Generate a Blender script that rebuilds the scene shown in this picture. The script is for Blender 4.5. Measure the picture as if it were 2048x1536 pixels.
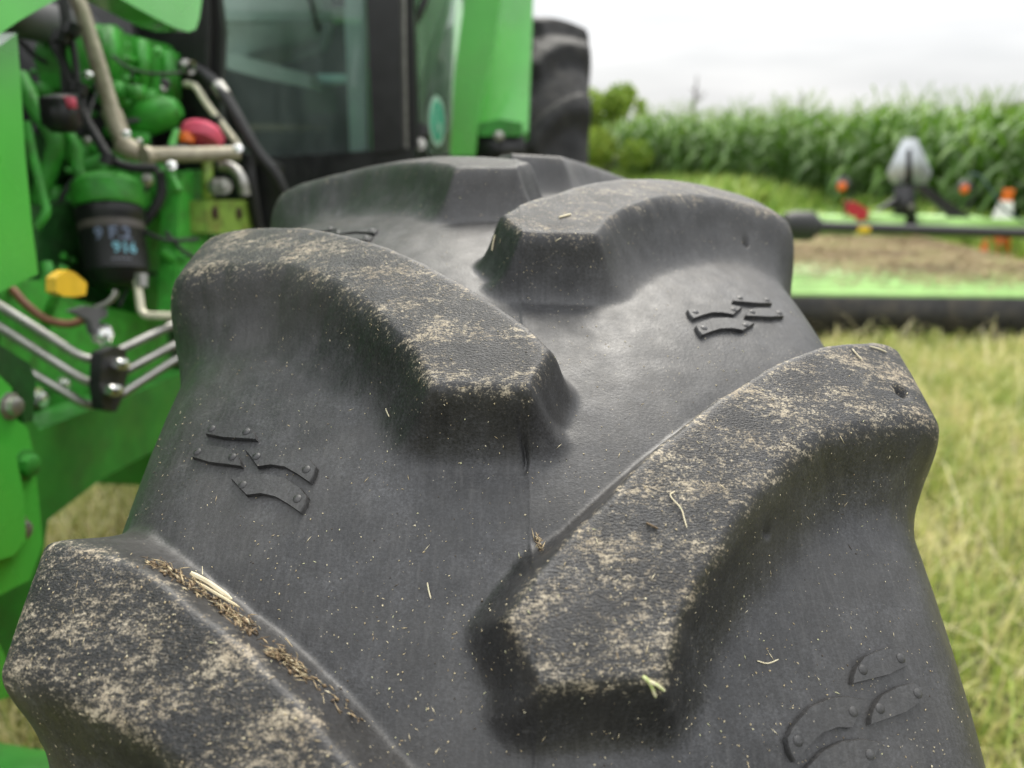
import bpy, bmesh, math, random
import numpy as np
from mathutils import Vector, Matrix
from mathutils.bvhtree import BVHTree

for o in list(bpy.data.objects): bpy.data.objects.remove(o)
scene = bpy.context.scene
COL = scene.collection
rnd = random.Random(7)
rng = np.random.default_rng(11)

# ------------------------------------------------------------------ camera, sky, sun, exposure
S = 1.127                       # tyre template units -> metres
ZC = 0.595                      # height of the front wheel's axle
CAM = np.array([-0.0147*S, -0.5414*S, ZC + 0.5629*S])
YAW, PITCH, ROLL = 0.0310, 0.3341, 0.0157
FPX = 1434.0                    # focal length in photo pixels (2048 wide)
def cam_axes():
    cy, sy, cp, sp = math.cos(YAW), math.sin(YAW), math.cos(PITCH), math.sin(PITCH)
    cr, sr = math.cos(ROLL), math.sin(ROLL)
    fwd = np.array([sy*cp, cy*cp, -sp]); right = np.array([cy, -sy, 0.0]); up = np.cross(right, fwd)
    return cr*right + sr*up, -sr*right + cr*up, fwd
RIGHT, UP, FWD = cam_axes()
cam_d = bpy.data.cameras.new('camera'); cam = bpy.data.objects.new('camera', cam_d); COL.objects.link(cam)
mw = Matrix.Identity(4)
for i in range(3):
    mw[i][0], mw[i][1], mw[i][2], mw[i][3] = RIGHT[i], UP[i], -FWD[i], CAM[i]
cam.matrix_world = mw
cam_d.sensor_fit = 'HORIZONTAL'; cam_d.sensor_width = 9.8; cam_d.lens = 9.8*FPX/2048
cam_d.clip_start = 0.01; cam_d.clip_end = 3000
cam_d.dof.use_dof = True; cam_d.dof.aperture_fstop = 1.65; cam_d.dof.focus_distance = 0.36
scene.camera = cam

SUN_EL, SUN_AZ = math.radians(52), math.radians(14)     # azimuth from +Y towards +X
w = bpy.data.worlds.new('World'); scene.world = w; w.use_nodes = True
nt = w.node_tree; nt.nodes.clear()
def wn(t): return nt.nodes.new(t)
out = wn('ShaderNodeOutputWorld'); bg = wn('ShaderNodeBackground'); nt.links.new(bg.outputs[0], out.inputs[0])
sky = wn('ShaderNodeTexSky'); sky.sky_type = 'NISHITA'; sky.sun_disc = False
sky.sun_elevation = SUN_EL; sky.sun_rotation = SUN_AZ; sky.dust_density = 4
tc = wn('ShaderNodeTexCoord'); sep = wn('ShaderNodeSeparateXYZ'); nt.links.new(tc.outputs['Generated'], sep.inputs[0])
mp = wn('ShaderNodeMapping'); mp.inputs['Scale'].default_value = (1.6, 1.6, 9.0); nt.links.new(tc.outputs['Generated'], mp.inputs[0])
cn = wn('ShaderNodeTexNoise'); cn.inputs['Scale'].default_value = 1.7; cn.inputs['Detail'].default_value = 5; nt.links.new(mp.outputs[0], cn.inputs['Vector'])
cr = wn('ShaderNodeValToRGB'); nt.links.new(cn.outputs['Fac'], cr.inputs[0])
cr.color_ramp.elements[0].position = 0.34; cr.color_ramp.elements[0].color = (3.6, 3.68, 3.76, 1)
cr.color_ramp.elements[1].position = 0.66; cr.color_ramp.elements[1].color = (4.7, 4.72, 4.74, 1)
# standard overcast-sky law: luminance grows from the horizon to the zenith as (1 + 2 sin(elevation))
mx = wn('ShaderNodeMath'); mx.operation = 'MAXIMUM'; mx.inputs[1].default_value = 0; nt.links.new(sep.outputs['Z'], mx.inputs[0])
ma = wn('ShaderNodeMath'); ma.operation = 'MULTIPLY_ADD'; ma.inputs[1].default_value = 2.0; ma.inputs[2].default_value = 1.0; nt.links.new(mx.outputs[0], ma.inputs[0])
vm = wn('ShaderNodeVectorMath'); vm.operation = 'SCALE'; nt.links.new(cr.outputs[0], vm.inputs[0]); nt.links.new(ma.outputs[0], vm.inputs['Scale'])
mixs = wn('ShaderNodeMix'); mixs.data_type = 'RGBA'; mixs.inputs[0].default_value = 0.93
nt.links.new(sky.outputs[0], mixs.inputs[6]); nt.links.new(vm.outputs[0], mixs.inputs[7])
nt.links.new(mixs.outputs[2], bg.inputs[0]); bg.inputs[1].default_value = 0.1

sd = bpy.data.lights.new('sun', 'SUN'); sun = bpy.data.objects.new('sun', sd); COL.objects.link(sun)
sd.energy = 2.2; sd.angle = math.radians(30); sd.color = (1.0, 0.95, 0.86)
sv = Vector((math.sin(SUN_AZ)*math.cos(SUN_EL), math.cos(SUN_AZ)*math.cos(SUN_EL), math.sin(SUN_EL)))
sun.rotation_euler = sv.to_track_quat('Z', 'Y').to_euler(); sun.location = (0, 0, 8)
scene.cycles.max_bounces = 7; scene.cycles.diffuse_bounces = 3; scene.cycles.glossy_bounces = 3; scene.cycles.transparent_max_bounces = 8
scene.view_settings.view_transform = 'Standard'; scene.view_settings.look = 'None'
scene.view_settings.gamma = 1; scene.view_settings.exposure = 1.0; scene.view_settings.use_curve_mapping = False

# ------------------------------------------------------------------ helpers
def ray(px, py):
    return RIGHT*((px-1024)/FPX) - UP*((py-768)/FPX) + FWD
def W(px, py, d):                                   # point seen at (px, py), d metres ahead of the lens
    return CAM + ray(px, py)*d
TO = np.array([-0.82, 0.0, 0.0]); TY = math.radians(5)      # tractor frame: lx to its left, ly to its rear
EL = np.array([math.cos(TY), -math.sin(TY), 0.0]); ER = np.array([math.sin(TY), math.cos(TY), 0.0]); EZ = np.array([0, 0, 1.0])
def TL(lx, ly, z): return TO + EL*lx + ER*ly + EZ*z
def hit(px, py, lx=None, ly=None, z=None, Y=None, tilt=None):
    r = ray(px, py)
    if tilt is not None:
        o, n = tilt; return CAM + r*(np.dot(o-CAM, n)/np.dot(r, n))
    if lx is not None: n, c, o = EL, lx, TO
    elif ly is not None: n, c, o = ER, ly, TO
    elif z is not None: n, c, o = EZ, z, np.zeros(3)
    else: n, c, o = np.array([0, 1.0, 0]), Y, np.zeros(3)
    return CAM + r*((c - np.dot(CAM - o, n))/np.dot(r, n))

def tag(o, label=None, cat=None, group=None, kind=None):
    if label: o['label'] = label
    if cat: o['category'] = cat
    if group: o['group'] = group
    if kind: o['kind'] = kind
    return o
def attach(o, parent):
    o.parent = parent
    o.matrix_parent_inverse = Matrix.Translation(parent.location).inverted() if parent.type == 'EMPTY' else Matrix.Identity(4)   # parts keep world coordinates
def empty(name, loc):
    o = bpy.data.objects.new(name, None); o.location = Vector(loc); o.empty_display_size = 0.1; COL.objects.link(o); return o
def new_obj(name, me, mat, parent=None, smooth=True):
    me.materials.append(mat)
    if smooth:
        me.polygons.foreach_set('use_smooth', np.ones(len(me.polygons), bool))
    o = bpy.data.objects.new(name, me); COL.objects.link(o)
    if parent is not None: attach(o, parent)
    return o
def from_arrays(name, V, F):                         # F: (n,3) or (n,4) int array
    me = bpy.data.meshes.new(name); V = np.asarray(V, np.float32); F = np.asarray(F, np.int32)
    n, k = F.shape
    me.vertices.add(len(V)); me.vertices.foreach_set('co', V.ravel())
    me.loops.add(n*k); me.loops.foreach_set('vertex_index', F.ravel())
    me.polygons.add(n); me.polygons.foreach_set('loop_start', np.arange(0, n*k, k, dtype=np.int32))
    me.update(calc_edges=True); me.validate()
    return me
def bm_obj(name, bm, mat, parent=None, smooth=True, bevel=0, seg=2, angle=35):
    if bevel:
        ed = [e for e in bm.edges if len(e.link_faces) == 2 and e.calc_face_angle(0) > math.radians(angle)]
        bmesh.ops.bevel(bm, geom=ed, offset=bevel, segments=seg, affect='EDGES', profile=0.6, clamp_overlap=True)
    bmesh.ops.recalc_face_normals(bm, faces=bm.faces)
    if smooth:
        for e in bm.edges:
            if len(e.link_faces) == 2 and e.calc_face_angle(0) > math.radians(40): e.smooth = False
    me = bpy.data.meshes.new(name); bm.to_mesh(me); bm.free()
    return new_obj(name, me, mat, parent, smooth)
def prism(bm, pts, vec):                             # closed polygon (3-D points) pushed along vec
    a = [bm.verts.new(Vector(p)) for p in pts]; b = [bm.verts.new(Vector(p) + Vector(vec)) for p in pts]
    n = len(a); bm.faces.new(a); bm.faces.new(b[::-1])
    for i in range(n): bm.faces.new((a[i], b[i], b[(i+1) % n], a[(i+1) % n]))
def slab(name, pix, mat, parent, thick, bevel=0.004, seg=2, **pl):   # flat plate whose near face shows the outline pix
    pts = [hit(x, y, **pl) for x, y in pix]
    k = list(pl)[0]; n = -pl['tilt'][1] if k == 'tilt' else {'lx': -EL, 'ly': ER, 'z': -EZ, 'Y': np.array([0, 1.0, 0])}[k]
    bm = bmesh.new(); prism(bm, pts, n*thick)
    return bm_obj(name, bm, mat, parent, bevel=bevel, seg=seg)
def frame_from(d):
    d = Vector(d).normalized(); u = d.orthogonal().normalized(); return u, d.cross(u)
def lathe_into(bm, p0, axis, prof, n=20):            # prof: (along, radius)
    axis = Vector(axis).normalized(); u, v = frame_from(axis); p0 = Vector(p0); rings = []
    for h, r in prof:
        if r < 1e-6: rings.append([bm.verts.new(p0 + axis*h)])
        else: rings.append([bm.verts.new(p0 + axis*h + (u*math.cos(2*math.pi*i/n) + v*math.sin(2*math.pi*i/n))*r) for i in range(n)])
    for a, b in zip(rings, rings[1:]):
        for i in range(n):
            j = (i+1) % n
            if len(a) == 1 and len(b) == 1: continue
            if len(a) == 1: bm.faces.new((a[0], b[j], b[i]))
            elif len(b) == 1: bm.faces.new((a[i], a[j], b[0]))
            else: bm.faces.new((a[i], a[j], b[j], b[i]))
def lathe(name, p0, axis, prof, mat, parent=None, n=20):
    bm = bmesh.new(); lathe_into(bm, p0, axis, prof, n); return bm_obj(name, bm, mat, parent)
def smooth_path(P, k=5):
    P = [np.asarray(p, float) for p in P]
    if len(P) < 3: return P
    Q = [2*P[0]-P[1]] + P + [2*P[-1]-P[-2]]; o = []
    for i in range(1, len(Q)-2):
        for j in range(k):
            t = j/k
            o.append(.5*((2*Q[i]) + (Q[i+1]-Q[i-1])*t + (2*Q[i-1]-5*Q[i]+4*Q[i+1]-Q[i+2])*t*t + (3*Q[i]-Q[i-1]-3*Q[i+1]+Q[i+2])*t**3))
    o.append(P[-1]); return o
def bend_path(P, r=0.02, k=5):                       # straight runs with rounded bends
    P = [np.asarray(p, float) for p in P]; o = [P[0]]
    for a, b, c in zip(P, P[1:], P[2:]):
        u = (a-b); lu = np.linalg.norm(u); v = (c-b); lv = np.linalg.norm(v); q = min(r, lu*.45, lv*.45)
        s, e = b+u/lu*q, b+v/lv*q
        for j in range(k+1):
            t = j/k; o.append((1-t)**2*s + 2*t*(1-t)*b + t*t*e)
    o.append(P[-1]); return o
def tube_into(bm, pts, rad, n=10, caps=True):
    pts = [Vector(p) for p in pts]; rad = rad if hasattr(rad, '__len__') else [rad]*len(pts)
    t = (pts[1]-pts[0]).normalized(); u, _ = frame_from(t); rings = []
    for i, p in enumerate(pts):
        d = ((pts[min(i+1, len(pts)-1)] - pts[max(i-1, 0)])).normalized()
        u = (u - d*u.dot(d)).normalized(); v = d.cross(u)
        rings.append([bm.verts.new(p + (u*math.cos(2*math.pi*k/n) + v*math.sin(2*math.pi*k/n))*rad[i]) for k in range(n)])
    for a, b in zip(rings, rings[1:]):
        for k in range(n): bm.faces.new((a[k], a[(k+1) % n], b[(k+1) % n], b[k]))
    if caps: bm.faces.new(rings[0][::-1]); bm.faces.new(rings[-1])
def tube(name, pts, rad, mat, parent=None, n=10):
    bm = bmesh.new(); tube_into(bm, pts, rad, n); return bm_obj(name, bm, mat, parent)
def box_into(bm, c, ex, ey, ez, hx, hy, hz):
    c, ex, ey, ez = (np.asarray(q, float) for q in (c, ex, ey, ez))
    base = [c + ex*sx*hx + ey*sy*hy - ez*hz for sx, sy in ((-1, -1), (1, -1), (1, 1), (-1, 1))]
    prism(bm, base, ez*2*hz)
def tbox(name, lx, ly, z, mat, parent, bevel=0.005):  # box in the tractor frame, ranges
    bm = bmesh.new()
    box_into(bm, TL((lx[0]+lx[1])/2, (ly[0]+ly[1])/2, (z[0]+z[1])/2), EL, ER, EZ, (lx[1]-lx[0])/2, (ly[1]-ly[0])/2, (z[1]-z[0])/2)
    return bm_obj(name, bm, mat, parent, bevel=bevel)
def bolt_head(name, p, axis, r, mat, parent):
    return lathe(name, p, axis, [(-r*.4, r*1.5), (0, r*1.5), (0.001, r*1.0), (r*.75, r*.95), (r*.9, r*.7), (r*.9, 0)], mat, parent, 8)

# value noise on numpy arrays
def vnoise(P, scale, seed=0):
    P = np.asarray(P)*scale + seed*17.31; i = np.floor(P).astype(np.int64); f = P - i; f = f*f*(3-2*f)
    def h(a):
        x = (a[..., 0]*374761393 + a[..., 1]*668265263 + a[..., 2]*1274126177 + seed*982451653) & 0xffffffff
        x = ((x ^ (x >> 13))*1274126177) & 0xffffffff; x = x ^ (x >> 16); return (x & 0xffff)/65535.0
    r = 0
    for dx in (0, 1):
        for dy in (0, 1):
            for dz in (0, 1):
                wgt = (f[..., 0] if dx else 1-f[..., 0])*(f[..., 1] if dy else 1-f[..., 1])*(f[..., 2] if dz else 1-f[..., 2])
                r = r + wgt*h(i + np.array([dx, dy, dz]))
    return r*2-1
def sstep(a, b, x):
    t = np.clip((x-a)/(b-a), 0, 1); return t*t*(3-2*t)

# ------------------------------------------------------------------ materials
class NT:
    def __init__(s, name):
        s.m = bpy.data.materials.new(name); s.m.use_nodes = True; s.t = s.m.node_tree; s.t.nodes.clear()
        s.o = s.n('ShaderNodeOutputMaterial'); s.b = s.n('ShaderNodeBsdfPrincipled'); s.l(s.b.outputs[0], s.o.inputs[0])
        s.tc = s.n('ShaderNodeTexCoord')
    def n(s, t): return s.t.nodes.new(t)
    def l(s, a, b): s.t.links.new(a, b)
    def noise(s, scale, detail=3, vec=None, rough=0.55, stretch=None):
        n = s.n('ShaderNodeTexNoise'); n.inputs['Scale'].default_value = scale; n.inputs['Detail'].default_value = detail; n.inputs['Roughness'].default_value = rough
        v = vec if vec is not None else s.tc.outputs['Object']
        if stretch:
            mp = s.n('ShaderNodeMapping'); mp.inputs['Scale'].default_value = stretch; s.l(v, mp.inputs[0]); v = mp.outputs[0]
        s.l(v, n.inputs['Vector']); return n.outputs['Fac']
    def ramp(s, f, stops):
        r = s.n('ShaderNodeValToRGB'); e = r.color_ramp.elements
        while len(e) < len(stops): e.new(.5)
        for q, (p, c) in zip(e, stops):
            q.position = p; q.color = (*c, 1) if hasattr(c, '__len__') else (c, c, c, 1)
        s.l(f, r.inputs[0]); return r.outputs[0]
    def math(s, op, a, b=None, c=None, clamp=False):
        n = s.n('ShaderNodeMath'); n.operation = op; n.use_clamp = clamp
        for i, q in enumerate((a, b, c)):
            if q is None: continue
            if isinstance(q, (int, float)): n.inputs[i].default_value = q
            else: s.l(q, n.inputs[i])
        return n.outputs[0]
    def mix(s, f, a, b):
        n = s.n('ShaderNodeMix'); n.data_type = 'RGBA'
        for i, q in ((0, f), (6, a), (7, b)):
            if isinstance(q, (int, float)): n.inputs[i].default_value = q
            elif isinstance(q, tuple): n.inputs[i].default_value = (*q, 1)
            else: s.l(q, n.inputs[i])
        return n.outputs[2]
    def attr(s, name):
        a = s.n('ShaderNodeAttribute'); a.attribute_name = name; return a.outputs['Fac']
    def bump(s, h, strength, dist, prev=None):
        b = s.n('ShaderNodeBump'); b.inputs['Strength'].default_value = strength; b.inputs['Distance'].default_value = dist
        s.l(h, b.inputs['Height'])
        if prev is not None: s.l(prev, b.inputs['Normal'])
        return b.outputs[0]
    def set(s, **k):
        for q, v in k.items():
            i = s.b.inputs[q.replace('_', ' ')]
            if hasattr(v, 'links') or isinstance(v, bpy.types.NodeSocket): s.l(v, i)
            elif isinstance(v, tuple): i.default_value = (*v, 1)
            else: i.default_value = v
        return s
def simple(name, col, rough=0.5, metal=0.0, var=0.25, scale=30, coat=0.0, bump=0.0, spec=0.5, dirt=None):
    m = NT(name); f = m.noise(scale, 4)
    lo = tuple(c*(1-var) for c in col); hi = tuple(min(1, c*(1+var)) for c in col)
    c = m.ramp(f, [(.3, lo), (.7, hi)])
    if dirt:
        c = m.mix(m.ramp(m.noise(scale*.7, 6), [(.48, 0.0), (.72, dirt[1])]), c, dirt[0])
    m.set(Base_Color=c, Roughness=m.ramp(m.noise(scale*1.7, 3), [(.3, max(.05, rough-.1)), (.7, min(1, rough+.1))]), Metallic=metal, Coat_Weight=coat, Coat_Roughness=.12, Specular_IOR_Level=spec)
    if bump: m.set(Normal=m.bump(m.noise(scale*6, 3), bump, .002))
    return m.m

def rubber_material(name, dusty=True, fine=True):
    m = NT(name)
    lug, top, dst = m.attr('lug'), m.attr('top'), m.attr('dust')
    uv = m.n('ShaderNodeCombineXYZ'); m.l(m.attr('la'), uv.inputs[0]); m.l(m.attr('ls'), uv.inputs[1]); uvo = uv.outputs[0]
    P = m.tc.outputs['Object']
    # bare rubber: faint cloudy bloom
    base = m.ramp(m.noise(42, 6, P, .74), [(.28, (.008, .0082, .0088)), (.50, (.015, .0153, .0165)), (.70, (.034, .0345, .037))])
    scr = m.ramp(m.noise(1.0, 5, uvo, .6, (420, 55, 1)), [(.50, 0.0), (.72, .34)])
    pores = m.ramp(m.noise(780, 3, P, .7), [(.36, .45), (.5, 1.0), (.66, 1.9)])
    mu = m.n('ShaderNodeMix'); mu.data_type = 'RGBA'; mu.blend_type = 'MULTIPLY'; mu.inputs[0].default_value = 1.0; m.l(base, mu.inputs[6]); m.l(pores, mu.inputs[7]); base = mu.outputs[2]
    marks = m.ramp(m.noise(1.0, 4, P, .8, (75, 210, 130)), [(.60, 0.0), (.68, .5)])
    base = m.mix(m.math('MULTIPLY', marks, m.ramp(m.noise(7, 3, P), [(.42, 0.0), (.62, 1.0)])), base, (.085, .083, .080))
    base = m.mix(m.math('MULTIPLY', scr, m.math('SUBTRACT', 1.0, lug, clamp=True)), base, (.075, .073, .072))
    # pale film of dust in the hollows
    film = m.math('MULTIPLY', m.ramp(m.noise(9, 5, P, .6), [(.40, 0.0), (.75, .34)]), m.math('SUBTRACT', 1.0, top, clamp=True))
    base = m.mix(film, base, (.095, .090, .082))
    # dried soil on the bars
    big = m.noise(1.0, 4, uvo, .6, (30, 62, 1))
    fin = m.math('ADD', m.math('MULTIPLY', m.noise(1.0, 6, uvo, .80, (250, 430, 1)), .70), m.math('MULTIPLY', m.noise(1100, 2, P, .7), .30))
    dens = m.math('MULTIPLY_ADD', m.math('SUBTRACT', big, .42), .95, .16)              # how thickly the soil lies here
    dens = m.math('MULTIPLY', m.math('MAXIMUM', dens, .02), dst)
    thr = m.math('SUBTRACT', .615, m.math('MULTIPLY', dens, .50))
    soil = m.math('MULTIPLY', m.math('SUBTRACT', fin, thr), 9.0, clamp=True)
    soil = m.math('MULTIPLY', soil, m.math('GREATER_THAN', dst, .02))
    soilc = m.ramp(m.noise(60, 4, P), [(.3, (.44, .36, .25)), (.7, (.72, .63, .47))])
    col = m.mix(m.math('MULTIPLY', soil, .72), base, soilc)
    # tiny flecks everywhere
    v = m.n('ShaderNodeTexVoronoi'); v.inputs['Scale'].default_value = 420; m.l(P, v.inputs['Vector'])
    fleck = m.math('MULTIPLY', m.math('LESS_THAN', v.outputs['Distance'], .12), m.math('GREATER_THAN', m.noise(60, 2, P), .58))
    col = m.mix(m.math('MULTIPLY', fleck, .6), col, (.40, .35, .26))
    m.set(Base_Color=col, Specular_IOR_Level=.58)
    r = m.ramp(m.noise(70, 5, P, .6), [(.3, .40), (.7, .56)])
    r = m.math('ADD', r, m.math('MULTIPLY', soil, .3)); r = m.math('ADD', r, m.math('MULTIPLY', top, .06), clamp=True)
    m.set(Roughness=r)
    # relief: leathery wrinkles on worn bars, mould pores elsewhere
    gr = m.noise(1.0, 3, uvo, .62, (640, 1250, 1))
    b1 = m.bump(m.math('MULTIPLY', gr, m.math('MULTIPLY_ADD', top, .92, .08)), 1.0, .0013)
    b4 = m.bump(m.noise(520, 3, P, .65), .30, .0006, b1)
    m.set(Normal=b4)
    return m.m

RUBBER = rubber_material('rubber')
RUBBER_REAR = simple('dry_rear_rubber', (.016, .016, .017), .72, var=.4, scale=18, spec=.3, bump=.3, dirt=((.06, .055, .045), .3))
GREEN_SHADE = simple('bay_shade_green', (.012, .07, .012), .5, var=.4, scale=40, bump=.3, dirt=((.02, .02, .015), .6))  # green blackened to put the engine bay's shade into the colour
GREEN = simple('green_paint', (.075, .43, .05), .30, var=.12, scale=6, coat=.5, dirt=((.15, .19, .09), .3))
GREEN_CAST = simple('green_cast_iron', (.055, .36, .04), .42, var=.25, scale=45, bump=.35, dirt=((.06, .07, .03), .5))
GREEN_DARK = simple('green_frame', (.032, .22, .026), .45, var=.2, scale=20, dirt=((.05, .05, .03), .4))
LIME = simple('lime_paint', (.30, .52, .15), .5, var=.15, scale=8)
BLACK = simple('black_plastic', (.012, .012, .013), .45, var=.3, scale=40)
BLACKR = simple('black_hose_rubber', (.016, .016, .017), .6, var=.3, scale=60, bump=.2)
BLACKM = simple('black_painted_steel', (.011, .011, .012), .42, var=.3, scale=20)
STEEL = simple('zinc_plated_steel', (.40, .39, .36), .34, metal=.8, var=.15, scale=60)
TUBEM = simple('beige_metal_tube', (.40, .36, .27), .45, metal=.35, var=.2, scale=70, dirt=((.20, .15, .09), .5))
CREAM = simple('cream_metal', (.72, .68, .52), .35, metal=.3, var=.1, scale=50)
GREY = simple('grey_cast', (.10, .10, .105), .55, var=.25, scale=30)
CHROME = simple('bright_bolt', (.80, .80, .78), .2, metal=.95, var=.08, scale=90)
YELLOW = simple('yellow_plastic', (.80, .50, .03), .42, var=.1, scale=40)
PINK = simple('red_plastic', (.72, .10, .17), .35, var=.15, scale=30)
ORANGE = simple('orange_plastic', (.75, .16, .02), .4, var=.15, scale=40)
REDM = simple('red_paint', (.42, .02, .03), .45, var=.2, scale=30)
COPPER = simple('brown_cable', (.22, .10, .05), .5, var=.3, scale=60)
YELLOWG = simple('worn_yellow_green', (.20, .33, .05), .5, var=.35, scale=45, dirt=((.16, .05, .03), .5))
TRIM = simple('pale_grey_trim', (.62, .68, .66), .5, var=.1, scale=12)
DASH = simple('grey_green_console', (.36, .42, .38), .55, var=.2, scale=9)
SEAT = simple('dark_cloth', (.02, .03, .03), .8, var=.3, scale=30)
ALU = simple('sign_aluminium', (.50, .53, .55), .45, metal=.5, var=.08, scale=10)
CONEW = simple('white_reflective', (.75, .74, .72), .5, var=.06, scale=20)
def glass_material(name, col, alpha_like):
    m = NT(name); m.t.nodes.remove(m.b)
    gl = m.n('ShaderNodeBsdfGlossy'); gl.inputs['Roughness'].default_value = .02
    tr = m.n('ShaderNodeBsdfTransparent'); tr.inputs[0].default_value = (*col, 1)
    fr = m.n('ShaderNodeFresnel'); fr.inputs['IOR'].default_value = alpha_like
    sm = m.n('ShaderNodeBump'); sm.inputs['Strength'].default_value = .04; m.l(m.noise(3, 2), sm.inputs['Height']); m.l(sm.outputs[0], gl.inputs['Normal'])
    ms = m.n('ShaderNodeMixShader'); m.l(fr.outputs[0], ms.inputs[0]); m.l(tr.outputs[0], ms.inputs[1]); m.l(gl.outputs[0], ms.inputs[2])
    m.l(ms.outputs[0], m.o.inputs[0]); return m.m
def dusty(mat, col, k):                               # pale diffuse film lightening the glass in place of its reflections
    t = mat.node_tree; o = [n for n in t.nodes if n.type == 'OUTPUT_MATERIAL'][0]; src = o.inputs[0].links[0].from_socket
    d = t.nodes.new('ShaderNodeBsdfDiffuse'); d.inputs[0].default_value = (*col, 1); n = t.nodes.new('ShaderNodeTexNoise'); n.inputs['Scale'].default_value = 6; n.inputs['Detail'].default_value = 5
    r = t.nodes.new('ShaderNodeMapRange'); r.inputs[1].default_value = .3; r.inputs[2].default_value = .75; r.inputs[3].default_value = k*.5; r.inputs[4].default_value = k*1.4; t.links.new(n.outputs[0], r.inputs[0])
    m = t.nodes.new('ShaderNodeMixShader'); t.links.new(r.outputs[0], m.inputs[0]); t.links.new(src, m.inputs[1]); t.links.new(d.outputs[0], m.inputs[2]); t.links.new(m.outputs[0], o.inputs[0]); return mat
GLASS_DOOR = dusty(glass_material('pale_sheen_door_glass', (.80, .90, .84), 1.8), (.46, .62, .50), .20)  # pale green film painted in for the bright reflection at grazing view
GLASS = dusty(glass_material('tinted_cab_glass', (.82, .92, .88), 1.5), (.45, .54, .51), .10)


# ------------------------------------------------------------------ ground
gm = NT('meadow_soil')
gc = gm.ramp(gm.noise(3.5, 6), [(.3, (.055, .062, .018)), (.5, (.095, .10, .032)), (.72, (.16, .135, .06))])
gm.set(Base_Color=gc, Roughness=.95, Normal=gm.bump(gm.noise(25, 5), .6, .03))
bm = bmesh.new()
g = 40
gx = [(-1500 + 3000*i/g) for i in range(g+1)]; gy = [(-60 + 1900*i/g) for i in range(g+1)]
gv = [[bm.verts.new((x, y, 0)) for y in gy] for x in gx]
for i in range(g):
    for j in range(g): bm.faces.new((gv[i][j], gv[i+1][j], gv[i+1][j+1], gv[i][j+1]))
tag(bm_obj('ground', bm, gm.m), kind='structure')

# ------------------------------------------------------------------ front tyre
R0 = 0.55; DL = 2*math.pi/16; PHI0 = 0.7741
PC = np.array([(0, .5215), (.05, .5182), (.10, .5096), (.14, .5012), (.159, .4935), (.173, .479), (.182, .460), (.186, .440), (.187, .41), (.185, .38), (.182, .355), (.172, .33), (.158, .312), (.150, .300)])
PT = np.array([(0, .5500), (.05, .5477), (.10, .5406), (.145, .5302), (.172, .5215), (.1835, .510), (.1885, .489), (.1890, .462), (.187, .42), (.1852, .38), (.182, .355), (.172, .33), (.158, .312), (.150, .300)])
def dense(Pq, k=24):
    p = smooth_path([np.array(q) for q in Pq], k); return np.array(p)
DC, DT = dense(PC), dense(PT)
AE = np.concatenate([[0], np.cumsum(np.linalg.norm(np.diff(DT, axis=0), axis=1))])
def prof(ae):
    x = np.abs(ae)
    return [np.interp(x, AE, D[:, i]) for D in (DC, DT) for i in (0, 1)]
def sn(a): x = a*5; return .14955613*x**3 + .30712656*x**2 - .70598492*x + .26395317
def sb(a): x = a*5; return .08450057*x**3 + .05565912*x**2 - .38324609*x + .09381488
LUG = [(.0375, .1555)] + [(a, sn(a)) for a in (.046, .052, .058, .066, .075, .085, .095, .105, .115, .127)] + [(.140, -.030), (.152, -.040), (.166, -.047), (.19, -.053), (.22, -.056), (.34, -.060)] \
    + [(.34, -.128), (.24, -.138), (.20, -.144), (.185, -.146)] + [(a, sb(a)) for a in (.165, .15, .135, .12, .105, .09, .075, .06, .045, .03, .015, .004)] + [(-.0103, .1222), (-.0002, .1590)]
LUG = np.array(LUG); LUGM = LUG*np.array([1, R0])
def sdf(px, py, poly):
    d = np.full(px.shape, 1e9); inside = np.zeros(px.shape, bool); n = len(poly)
    for i in range(n):
        ax, ay = poly[i]; bx, by = poly[(i+1) % n]; ex, ey = bx-ax, by-ay
        wx, wy = px-ax, py-ay; t = np.clip((wx*ex+wy*ey)/(ex*ex+ey*ey), 0, 1)
        d = np.minimum(d, (wx-ex*t)**2 + (wy-ey*t)**2)
        c = ((ay > py) != (by > py)); 
        with np.errstate(divide='ignore', invalid='ignore'):
            inside ^= c & (px < (bx-ax)*(py-ay)/(by-ay if by != ay else 1e-12)+ax)
    d = np.sqrt(d); return np.where(inside, d, -d)
def smin(a, b, k):
    h = np.maximum(k-np.abs(a-b), 0)/k; return np.minimum(a, b)-h*h*k*.25
DUST = {0: .90, 1: .88, 2: .80, 3: .74, 4: .42, 5: .45}
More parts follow.
